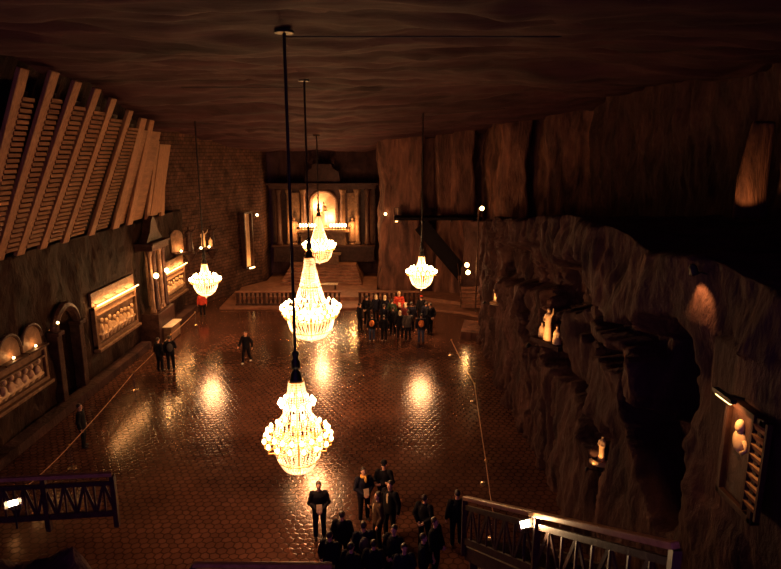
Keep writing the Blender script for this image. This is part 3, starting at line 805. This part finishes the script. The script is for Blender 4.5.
# ------------------------------------------------------------------ right rock wall: lit statues, lamps, framed panel
def rx(y, z):   # x of the rock surface without the small ribs
    return 5.9
bpy.context.view_layer.update()
RW = bpy.data.objects['wall_right']
def hit(x, y):
    ok, loc, nrm, i = RW.ray_cast(Vector((0, 0, CAMZ)), Vector(ray(x, y)).normalized())
    if nrm.x > 0: nrm = -nrm
    return loc, nrm
p = on_x(497, 298, 6.2)
h_, n_ = hit(497, 302)
statue(h_ + Vector((-.05, 0, -.1)), R(-60), 1.0, 'small statue glowing in the niche of the right rock pillar', 'pale', ped=.1)
flood(h_ + Vector((-.75, -.5, .1)), h_ + Vector((-.05, 0, .6)), 90, 70, 'small lamp in front of the statue on the right rock pillar', .6, arm=1.1)
p, n_ = hit(553, 343); print('grp', p, n_)
p = p + Vector((-.15, 0, 0))
r = empty('carved_group', p, R(-65), 'brightly lit carved group in a recess halfway along the right rock wall', 'carving')
mb = MB(); robed(mb, (-.1, 0, .08), 1.25, 0, True); robed(mb, (.42, 0, .08), .95, kneel=True); robed(mb, (-.5, .05, .08), .8, kneel=True)
o = bpy.data.objects.new('figures', remeshed(mb, .03)); o.data.materials.append(M['pale']); link(o, r)
MB().box((0, .1, 0), (1.6, .7, .16)).build('base', M['side'], r)
flood(p + Vector((-.9, -.6, .1)), p + Vector((0, 0, .7)), 130, 75, 'small lamp lighting the carved group in the right rock wall', .8, arm=1.5)
p, n_ = hit(605, 462); print('slim', p, n_)
p = p + Vector((-.12, 0, 0))
statue(p, R(-60), .8, 'slender lit statue in the low niche of the right rock wall', 'pale', ped=.05)
flood(p + Vector((-.5, -.3, -.05)), p + Vector((0, 0, .5)), 40, 70, 'small lamp at the foot of the slender niche statue', .5, arm=1.2)
p, n_ = hit(707, 276); print('cone', p, n_)
flood((p.x - .26, p.y, p.z + .1), (p.x + .12, p.y + .1, p.z - .95), 120, 60, 'small spotlight on the rock edge throwing a cone of light down the wall', .8, 'lamp', arm=.8)
# framed panel near the right edge
a = on_x(729, 396, 5.65); b_ = on_x(729, 480, 5.65)
r = empty('framed_panel', (5.62, 8.92, 6.47), R(-90), 'framed panel with a lamp over it, on the near right rock wall', 'framed picture')
MB().box((0, .06, .75), (.86, .08, 1.5)).build('panel', M['darkcarved'], r)
mb = MB()
for s in (-1, 1): mb.box((s * .46, .02, .75), (.11, .16, 1.75))
for z in (-.06, 1.56): mb.box((0, .02, z), (1.03, .16, .11))
mb.build('frame', M['wood'], r, bevel=.015)
mb = MB(); mb.ball((-.12, 0, 1.24), (.09, .08, .12)); mb.ball((-.12, .02, .98), (.17, .08, .2)); mb.tube([(.02, 0, 1.05), (.14, -.02, .95), (.04, -.04, .85)], .035, 6)
mb.build('carving', M['pale'], r, smooth=True)
MB().box((-.2, -.28, 1.74), (.55, .1, .07)).build('lamp_hood', M['iron'], r)
MB().tube([(-.4, -.28, 1.69), (.0, -.28, 1.69)], .03, 8).build('lamp_tube', M['strip'], r)
MB().bar((-.2, -.28, 1.76), (-.2, .05, 1.68), .03, .03).build('lamp_arm', M['iron'], r)
spot(r, (-.2, -.30, 1.62), (-.1, .05, 1.1), 55, 120, WARM2, .05)
r = empty('wooden_louvre', (5.55, 8.45, 6.55), R(-90), 'slatted wooden board right of the framed panel, at the picture edge', 'board')
mb = MB()
for q in range(9): mb.box((0, .02, .1 + q * .16), (.3, .05, .1), rx=.4)
mb.build('slats', M['rail'], r)
MB().box((-.17, .02, .75), (.05, .08, 1.6)).box((.17, .02, .75), (.05, .08, 1.6)).build('frame', M['wood'], r)
# lit salt column on the upper right
r = empty('rock_column', (13.6, 23.0, 9.55), 0, 'dim brown rock column on the dark terrace at the upper right', 'rock')
mb = MB()
for q, (dx, rr) in enumerate(((-.35, .3), (0, .36), (.32, .3))): mb.tube([(dx, 0, 0), (dx * .9, .1, 1.6), (dx * .7 + .1, 0, 3.6)], [rr, rr * .9, rr * .6], 9)
o = bpy.data.objects.new('column', remeshed(mb, .08)); o.data.materials.append(M['wall']); link(o, r)
flood((12.3, 21.6, 9.7), (13.6, 23, 11.3), 260, 60, 'added lamp at the foot of the dim column on the terrace', .5, 'iron')  # lamp added to brighten the column, its real light source is unknown

# ------------------------------------------------------------------ near stair railings and floodlights
def lattice(r, a, b_, h, n, mats=('rail', 'wood')):
    a = Vector(a); b_ = Vector(b_); up = Vector((0, 0, 1))
    MB().bar(a, b_, .12, .09).build('handrail', M[mats[0]], r, bevel=.015)
    MB().bar(a - up * .22, b_ - up * .22, .05, .1).build('upper_rail', M[mats[1]], r)
    MB().bar(a - up * h, b_ - up * h, .06, .14).build('lower_rail', M[mats[1]], r)
    for k in range(n):
        p = a.lerp(b_, k / n); q = a.lerp(b_, (k + 1) / n)
        mb = MB().bar(p - up * .22, q - up * h, .03, .06) if k % 2 else MB().bar(p - up * h, q - up * .22, .03, .06)
        mb.bar(p - up * .2, p - up * h, .035, .05); mb.build('baluster', M[mats[1]], r)
    for k in (0, .5, 1):
        p = a.lerp(b_, k); MB().bar(p - up * .03, p - up * (h + .35), .11, .11).build('newel_post', M[mats[1]], r)
pa = at(465, 498, 12.0); pb = at(676, 546, 6.2)
r = empty('stair_railing', pa - Vector((0, 0, 1.1)), 0, 'timber stair railing with a polished handrail running to the lower right', 'railing')
lattice(r, Vector((0, 0, 1.1)), pb - pa + Vector((0, 0, 1.1)), 1.05, 16)
r = empty('timber_stair', (2.2, 12.2, 3.0), 0, 'timber stair descending beside the lower right railing', 'stairs')
mb = MB(); n = 18
for i in range(n):
    t = i / (n - 1); p = pa.lerp(pb, t) - Vector((2.2, 12.2, 3.0)); mb.box(p + Vector((.75, 0, -1.25)), (1.3, .36, .08), rz=-.25)
mb.build('treads', M['wood'], r)
d = pb - pa; o0 = pa - Vector((2.2, 12.2, 3.0))
MB().bar(o0 + Vector((.05, 0, -1.35)), o0 + d + Vector((.05, 0, -1.35)), .08, .3).bar(o0 + Vector((1.45, 0.2, -1.35)), o0 + d + Vector((1.45, .2, -1.35)), .08, .3).build('stringers', M['wood'], r)
for t in (.05, .5, .95):
    p = o0 + d * t; MB().bar(p + Vector((.1, 0, -1.4)), Vector((p.x + .1, p.y, -3.0)), .16, .16).build('support', M['wood'], r)
pa = at(-30, 481, 12.0); pb = at(112, 474, 12.6)
r = empty('landing_railing', pa - Vector((0, 0, 1.0)), 0, 'dark lattice railing of the landing at the lower left', 'railing')
lattice(r, Vector((0, 0, 1.0)), pb - pa + Vector((0, 0, 1.0)), .98, 14, ('rail', 'wood'))
pa = at(193, 564.5, 11.0); pb = at(332, 565.5, 11.0)
r = empty('landing_railing', pa - Vector((0, 0, 1.0)), 0, 'handrail with a lit top edge at the bottom centre-left of the picture', 'railing')
lattice(r, Vector((0, 0, 1.0)), pb - pa + Vector((0, 0, 1.0)), .98, 9, ('rail', 'wood'))
for q in (0, 1): MB().bar((0 + q * (pb - pa).x, 0, .05), (q * (pb - pa).x, 0, -pa.z + 1.0), .14, .14).build('support_post', M['wood'], r)

def floodlight(loc, aim, label, e):
    r = empty('floodlight', loc, 0, label, 'lamp')
    q = Vector(aim).to_track_quat('-Z', 'Y').to_matrix()
    def T(mb): mb.v = [tuple(q @ Vector(p)) for p in mb.v]; return mb
    T(MB().box((0, 0, .05), (.24, .17, .10), taper=.7)).build('housing', M['iron'], r)
    T(MB().box((0, 0, -.004), (.17, .11, .012))).build('lens', M['halogen'], r)
    T(MB().box((-.13, .0, -.05), (.01, .16, .12), ry=.5)).build('barn_door', M['pale'], r)
    T(MB().box((.13, .0, -.05), (.01, .16, .12), ry=-.5)).build('barn_door', M['pale'], r)
    MB().tube([(-.13, 0, .02), (-.14, .02, -.14), (0, .02, -.2), (.14, .02, -.14), (.13, 0, .02)], .012, 6).build('bracket', M['iron'], r)
    MB().tube([(0, .02, -.2), (0, .02, -.62)], .02, 6).build('mount', M['iron'], r)
    spot(r, Vector(aim).normalized() * .08, Vector(aim), e, 95, (1, .6, .28), .05)
floodlight(at(525, 524, 9.2), (.30, -.8, .5), 'bright halogen floodlight clamped to the lower right stair railing', 200)
floodlight(at(13, 503, 11.6), (.5, -.7, .3), 'bright halogen floodlight on the landing railing at the lower left', 25)

# ------------------------------------------------------------------ rope barriers
st = None
def stanchion(p, label):
    global st
    if st is None:
        st = empty('stanchion', p, 0, label, 'stanchion', 'rope barrier posts')
        MB().lathe([(.18, 0), (.18, .02), (.05, .06)], 14).build('base', M['post'], st)
        MB().tube([(0, 0, .05), (0, 0, .93)], .025, 8).build('pole', M['post'], st)
        MB().ball((0, 0, .96), .05, 10, 8).build('knob', M['brass'], st)
        return st
    c = copy_tree(st); c.location = p; c['label'] = label; return c
LP = [((30, 511), 'nearest left, behind the landing railing'), ((72, 468), 'left, near the lone visitor by the left wall'), ((135, 390), 'left, alone in front of the framed relief'), ((172, 349), 'left, behind the two standing visitors'), ((196, 325), 'far left, under the left chandelier')]
RP = [((492, 540), 'nearest right, beyond the handrail end'), ((485, 484), 'right, halfway along the floor edge'), ((474, 402), 'right, beside the rock pillar foot'), ((451, 355), 'far right, beside the crowd')]
for LL, nm in ((LP, 'left'), (RP, 'right')):
    pts = []
    for (px, t) in LL:
        p = on_floor(*px); stanchion(p, 'metal rope barrier post, ' + t); pts.append(p + Vector((0, 0, .93)))
    path = []
    for a, b_ in zip(pts, pts[1:]):
        for k in range(9):
            q = k / 8; path.append(a.lerp(b_, q) - Vector((0, 0, .05 * 4 * q * (1 - q))))
    tag(MB().tube(path, .018, 6).build('barrier_rope', M['rope'], smooth=True), 'thin rope strung between posts along the %s side of the floor' % nm, 'rope')

# ceiling cables
def cable(pts, label, r_=.018):
    tag(MB().tube(pts, r_, 6).build('ceiling_cable', M['cable'], smooth=True), label, 'cable')
def cc(x, y, Y):
    p = at(x, y, Y); return Vector((p.x, Y, ceil_h(p.x, Y) - .25))
cable([cc(x, 60, 16.2) for x in (286, 330, 380, 440, 500, 560)], 'dark cable crossing the ceiling from the nearest chandelier rod')
cable([cc(x, 70, 28.2) for x in (180, 220, 260, 304)], 'dark cable crossing the ceiling to the middle chandelier rod')
cable([cc(x, 100, 38.7) for x in (150, 180, 203)], 'dark cable on the ceiling leading to the left chandelier')
cable([cc(x, 110, 39.7) for x in (420, 450, 480, 505)], 'dark cable on the ceiling leading to the right chandelier')

# ------------------------------------------------------------------ people
def limb(mb, pts, rad, seg=10):
    P = [Vector(p) for p in pts]; mb.tube(P, rad, seg)
    for p, r_ in zip(P, rad): mb.ball(p, r_ * .99, seg, 8)
def hand(mb, wrist, fore, palmdir, side):
    """palm and five fingers; fore = direction of the forearm, palmdir = palm normal"""
    f = Vector(fore).normalized(); n = Vector(palmdir); n = (n - f * n.dot(f)).normalized(); s = f.cross(n).normalized()
    w_ = Vector(wrist); pc = w_ + f * .05
    m = Matrix((s, n, f)).transposed()
    mb.ball(pc, (.040, .017, .055), 10, 8, m)
    for i, (o, l) in enumerate(((-.03, .068), (-.011, .08), (.01, .076), (.029, .06))):
        a = pc + f * .04 + s * o
        b_ = a + f * l * .45 + n * .006; c = b_ + f * l * .32 + n * .018; d = c + f * l * .18 + n * .022
        mb.tube([a, b_, c, d], [.0098, .009, .0085, .007], 6)
    a = w_ + f * .015 + s * side * .028
    mb.tube([a, a + f * .035 + s * side * .03 + n * .012, a + f * .062 + s * side * .036 + n * .024], [.013, .011, .009], 6)
POSES = {  # elbow, wrist per side (x is mirrored by side), forward is -y
    'folded': [((.27, -.02, 1.13), (.07, -.24, 1.02)), ((.27, -.02, 1.13), (.08, -.22, 1.00))],
    'sides': [((.28, .03, 1.13), (.30, -.06, .88)), ((.28, .03, 1.13), (.30, -.04, .88))],
    'crossed': [((.29, -.05, 1.15), (-.06, -.21, 1.17)), ((.29, -.05, 1.14), (-.04, -.25, 1.13))],
    'walk': [((.28, -.10, 1.15), (.29, -.30, 1.00)), ((.28, .14, 1.15), (.29, .12, .90))],
    'strap': [((.27, -.06, 1.15), (.12, -.22, 1.30)), ((.28, .03, 1.13), (.26, -.10, .90))],
    'behind': [((.29, .08, 1.14), (.10, .18, .98)), ((.29, .08, 1.14), (.12, .20, .97))],
}
FIG = {}
def figure(pose):
    if pose in FIG: return FIG[pose]
    step = .19 if pose == 'walk' else .03
    hips = [(-.10, 0, .92), (.10, 0, .92)]
    feet = [(-.12, -step, .09), (.12, step, .09)]
    knees = [(-.115, -step * .7 - .03, .50), (.115, step * .3 - .03, .50)]
    if pose == 'walk': feet[1] = (.12, .27, .14)
    body = MB()
    for h, k_, f in zip(hips, knees, feet): limb(body, [h, k_, f], [.085, .055, .04])
    body.ball((0, 0, .98), (.155, .105, .14)); body.ball((0, 0, 1.22), (.16, .10, .2)); body.ball((0, 0, 1.38), (.16, .085, .09))
    body.tube([(0, .0, 1.42), (0, -.005, 1.56)], [.058, .052], 12)
    # head with face
    body.ball((0, 0, 1.655), (.076, .093, .108), 16, 12); body.ball((0, -.025, 1.60), (.058, .066, .062), 14, 10)
    body.ball((0, -.094, 1.638), (.013, .018, .024), 8, 6); body.ball((0, -.085, 1.598), (.024, .012, .009), 8, 6)
    body.ball((0, -.072, 1.683), (.05, .018, .012), 8, 6); body.ball((0, -.072, 1.562), (.026, .02, .018), 8, 6)
    for s in (-1, 1):
        body.ball((s * .079, .005, 1.645), (.010, .02, .032), 8, 6)
        body.ball((s * .042, -.068, 1.625), (.022, .018, .02), 8, 6)
    jk = MB(); tr_ = MB()
    for s, (e, w_) in zip((-1, 1), POSES[pose]):
        sh = Vector((s * .185, 0, 1.41)); E = Vector((e[0] * s, e[1], e[2])); W = Vector((w_[0] * s, w_[1], w_[2]))
        limb(body, [sh, E, W], [.05, .038, .027]); fo = (W - E).normalized()
        pd = Vector((-s, 0, 0)) if pose in ('sides', 'walk') else Vector((0, 1, 0)) if pose != 'behind' else Vector((0, -1, 0))
        if abs(fo.dot(pd)) > .9: pd = Vector((0, 1, 0))
        hand(body, W, fo, pd, 1 if s > 0 else -1)
        cuff = E + (W - E) * .93
        limb(jk, [sh, E, cuff], [.095, .078, .058])
    # jacket: trunk, shoulders, collar, hem
    jk.lathe([(.205, .82), (.215, .88), (.21, 1.0), (.20, 1.1), (.21, 1.25), (.205, 1.36), (.16, 1.44), (.08, 1.475)], 20, (0, 0, 0), sy=.72)
    jk.ball((0, 0, 1.40), (.215, .095, .075)); jk.torus((0, .005, 1.475), .068, .02, 20, 8)
    for h, k_, f in zip(hips, knees, feet):
        F_ = Vector(f) + Vector((0, 0, .0)); limb(tr_, [(h[0], 0, .9), k_, F_], [.112, .078, .066])
    tr_.ball((0, 0, .93), (.178, .125, .12))
    sh_ = MB()
    for f in feet:
        z = f[2] - .09
        sh_.ball((f[0], f[1] - .055, z + .045), (.05, .135, .045), 12, 8); sh_.ball((f[0], f[1] + .01, z + .075), (.048, .06, .055), 10, 8)
    eye = MB()
    for s in (-1, 1): eye.ball((s * .031, -.086, 1.66), (.012, .008, .009), 8, 6)
    short = MB(); short.ball((0, .018, 1.685), (.086, .098, .098), 14, 10)
    short.v = [(x, y, z) if (y > -.035 or z > 1.715) else (x, max(y, -.078), max(z, 1.715)) for x, y, z in short.v]
    long_ = MB(); long_.ball((0, .022, 1.685), (.092, .10, .1), 14, 10); long_.ball((0, .062, 1.57), (.088, .055, .12), 12, 10)
    long_.v = [(x, y, z) if (y > -.035 or z > 1.715) else (x, max(y, -.078), max(z, 1.715)) for x, y, z in long_.v]
    FIG[pose] = dict(body=remeshed(body, .0095, 1), jacket=remeshed(jk, .017, 3), trousers=remeshed(tr_, .017, 2), shoes=remeshed(sh_, .014, 1),
                     hair=remeshed(short, .012, 2), long=remeshed(long_, .012, 2))
    me = bpy.data.meshes.new('eyes'); me.from_pydata(eye.v, [], eye.f); FIG[pose]['eyes'] = me
    for me in FIG[pose].values(): me.materials.clear(); me.materials.append(None)
    return FIG[pose]
def person(loc, rz, pose, label, jacket='black', trousers='black', hair='hair', hk='hair', shoes='shoe', sc_=1., group=None, extra=(), small=False):
    r = empty('person', loc, rz, label, 'person', group); r.scale = (sc_ * 1.11,) * 3
    fg = figure(pose)
    for nm, key, mat in (('body', 'body', M['skin']), ('jacket', 'jacket', CL[jacket]), ('trousers', 'trousers', CL[trousers]), ('shoes', 'shoes', M[shoes]), ('hair', hk, M[hair]), ('eyes', 'eyes', M['eye'])):
        o = bpy.data.objects.new(nm, fg[key]); link(o, r); o.material_slots[0].link = 'OBJECT'; o.material_slots[0].material = mat
        if nm == 'jacket' and trousers != jacket: o['label'] = jacket + ' jacket'
    if 'scarf' in extra:
        MB().torus((0, -.01, 1.49), .075, .04, 20, 8).ball((.03, -.12, 1.4), (.05, .035, .12)).build('scarf', CL['yellow'], r, smooth=True)['label'] = 'yellow scarf'
    if 'shirt' in extra:   # open jacket front showing a light shirt
        MB().ball((0, -.118, 1.26), (.055, .035, .19)).build('shirt', CL['cream'], r, smooth=True)['label'] = 'light shirt front'
    if 'cap' in extra:
        MB().lathe([(.098, 1.70), (.1, 1.74), (.08, 1.79), (.01, 1.81)], 14, (0, .012, 0)).ball((0, -.115, 1.705), (.07, .06, .012)).build('cap', CL['black'], r, smooth=True)
    if 'cap_red' in extra:
        MB().lathe([(.098, 1.70), (.1, 1.74), (.08, 1.79), (.01, 1.81)], 14, (0, .012, 0)).ball((0, -.115, 1.705), (.07, .06, .012)).build('cap', CL['red'], r, smooth=True)
    if 'paper' in extra:
        MB().box((0, -.27, 1.09), (.16, .012, .22), rx=-.25).build('leaflet', CL['cream'], r)['label'] = 'pale sheet held at the waist'
    if 'pack' in extra:
        MB().ball((0, .2, 1.22), (.15, .1, .22)).build('backpack', CL['grey'], r, smooth=True)
    if 'packo' in extra:
        MB().ball((0, .2, 1.22), (.17, .1, .21)).build('backpack', CL['orange'], r, smooth=True)['label'] = 'orange backpack'
    if 'skirt' in extra:
        MB().lathe([(.27, .42), (.2, .9), (.17, 1.0)], 18, (0, 0, 0), sy=.8).build('skirt', CL['grey'], r, smooth=True)
    return r
def P(x, y): return on_floor(x, y)
G1 = 'visitors at the front of the floor'; G2 = 'crowd of visitors below the altar'
person(P(320, 537), R(8), 'folded', 'man in a black jacket standing alone with hands together, beside the nearest chandelier', 'black', 'navy', sc_=.99, extra=('paper',))
person(P(364, 520), R(20), 'folded', 'person in a dark coat with a yellow scarf, in the front group', 'navy', 'black', sc_=.98, extra=('scarf', 'paper'), group=G1)
person(P(384, 513), R(-10), 'crossed', 'person with crossed arms and a dark cap, furthest back of the front group', 'black', 'black', sc_=.98, extra=('cap',), group=G1)
person(P(390, 537), R(-35), 'sides', 'person with an open jacket over a light shirt, right side of the front group', 'black', 'black', sc_=1.0, extra=('shirt',), group=G1)
person(P(378, 548), R(-70), 'strap', 'person turned sideways with a light strap across the chest, middle of the front group', 'brown', 'black', 'hair', 'long', sc_=.98, extra=('shirt',), group=G1)
fr_ = [((343, 568), 170, 'sides', 'dark visitor seen from behind, just right of the lone man', 'black', ()), ((331, 590), 160, 'sides', 'dark crouched-looking visitor low in the frame below the lone man', 'black', ()),
       ((364, 582), 190, 'strap', 'dark visitor from behind, left of centre at the bottom edge', 'navy', ('pack',)), ((374, 599), 175, 'sides', 'dark visitor from behind at the bottom edge, centre', 'black', ()),
       ((394, 586), -30, 'folded', 'visitor facing the camera side at the bottom edge, face lit', 'black', ()), ((352, 604), 150, 'sides', 'lowest dark visitor cut by the bottom edge', 'black', ()),
       ((424, 548), 150, 'behind', 'tall dark visitor standing apart on the right of the front group', 'black', ()), ((434, 577), 60, 'folded', 'visitor turned left with lit face, right end of the front group', 'black', ()),
       ((423, 592), 80, 'folded', 'visitor turned left holding a pale bag, bottom right of the front group', 'black', ('paper',)), ((456, 545), 190, 'sides', 'hardly visible dark visitor by the start of the handrail', 'black', ()),
       ((404, 604), 10, 'folded', 'visitor at the bottom edge under the open-jacketed person', 'navy', ())]
for px, a, ps, lab, jc, ex in fr_:
    person(P(*px), R(a), ps, lab, jc, 'black', sc_=random.uniform(.93, 1.02), extra=ex, group=G1)
# walkers and lone figures
person(P(160.5, 371), R(150), 'sides', 'left one of two dark visitors standing by the left rope', 'black', 'black', sc_=1.0, group='pair by the left rope')
person(P(171.5, 370), R(200), 'strap', 'right one of two dark visitors standing by the left rope', 'black', 'black', sc_=1.03, extra=('pack',), group='pair by the left rope')
person(P(247, 363), R(-15), 'walk', 'lone dark visitor walking in the open middle of the floor', 'black', 'black', shoes='shoe_w', sc_=.98)
person(P(84, 447), R(100), 'sides', 'lone dark visitor standing behind the left rope near the wall', 'black', 'black', sc_=.98)
person(P(203, 316), R(10), 'sides', 'visitor in a red coat standing under the left chandelier', 'red', 'black', sc_=.95)
# crowd
cr = [((372, 341), 180, 'sides', 'child-sized visitor with an orange backpack and white shoes, front left of the crowd', 'black', 'shoe_w', ('packo',), .86), ((384, 341), 160, 'sides', 'dark visitor beside the orange backpack, white shoes', 'black', 'shoe_w', (), .84),
      ((360, 331), 120, 'sides', 'leftmost dark visitor of the crowd', 'black', 'shoe', (), .95), ((367, 325), 150, 'behind', 'tall dark visitor at the left rear of the crowd', 'black', 'shoe', (), 1.04),
      ((376, 323), 200, 'sides', 'dark visitor in the rear row, left of the fair-haired one', 'navy', 'shoe', (), 1.0), ((385, 324), 170, 'sides', 'dark visitor in the rear row directly left of the fair-haired one', 'navy', 'shoe', (), 1.0),
      ((393, 335), 185, 'sides', 'dark visitor in the middle front of the crowd, left', 'black', 'shoe', (), .95), ((399, 322), 5, 'folded', 'fair-haired visitor in red facing the camera from the rear of the crowd', 'red', 'shoe', ('paper',), 1.08),
      ((400, 339), 170, 'sides', 'dark visitor directly in front of the fair-haired one', 'black', 'shoe', (), .92), ((408, 341), 190, 'strap', 'dark visitor in the middle front of the crowd, with a backpack', 'grey', 'shoe', ('pack',), .98),
      ((411, 331), 170, 'sides', 'dark visitor behind the backpack wearers, right of centre', 'navy', 'shoe', (), .98), ((421, 343), 180, 'sides', 'visitor with an orange backpack at the front right of the crowd', 'navy', 'shoe', ('packo',), .94),
      ((421, 324), 200, 'sides', 'visitor with a red cap at the rear right of the crowd', 'black', 'shoe', ('cap_red',), 1.0), ((430, 334), 215, 'behind', 'rightmost tall dark visitor of the crowd', 'black', 'shoe', (), 1.04),
      ((426, 330), 190, 'sides', 'dark visitor behind the rightmost one of the crowd', 'navy', 'shoe', (), .97), ((392, 327), 160, 'sides', 'dark visitor between the rear row and the front, centre of the crowd', 'green', 'shoe', (), .96),
      ((384, 333), 150, 'crossed', 'dark visitor with crossed arms, left centre of the crowd', 'navy', 'shoe', (), .97), ((405, 331), 200, 'sides', 'dark visitor just right below the fair-haired one', 'maroon', 'shoe', (), .95)]
for px, a, ps, lab, jc, sh, ex, s in cr:
    person(P(*px), R(a), ps, lab, jc, 'jeans' if 'packo' in ex else 'black', 'fair' if 'fair' in lab else 'hair', 'long' if 'fair' in lab else 'hair', sh, s * 1.07, G2, ex)
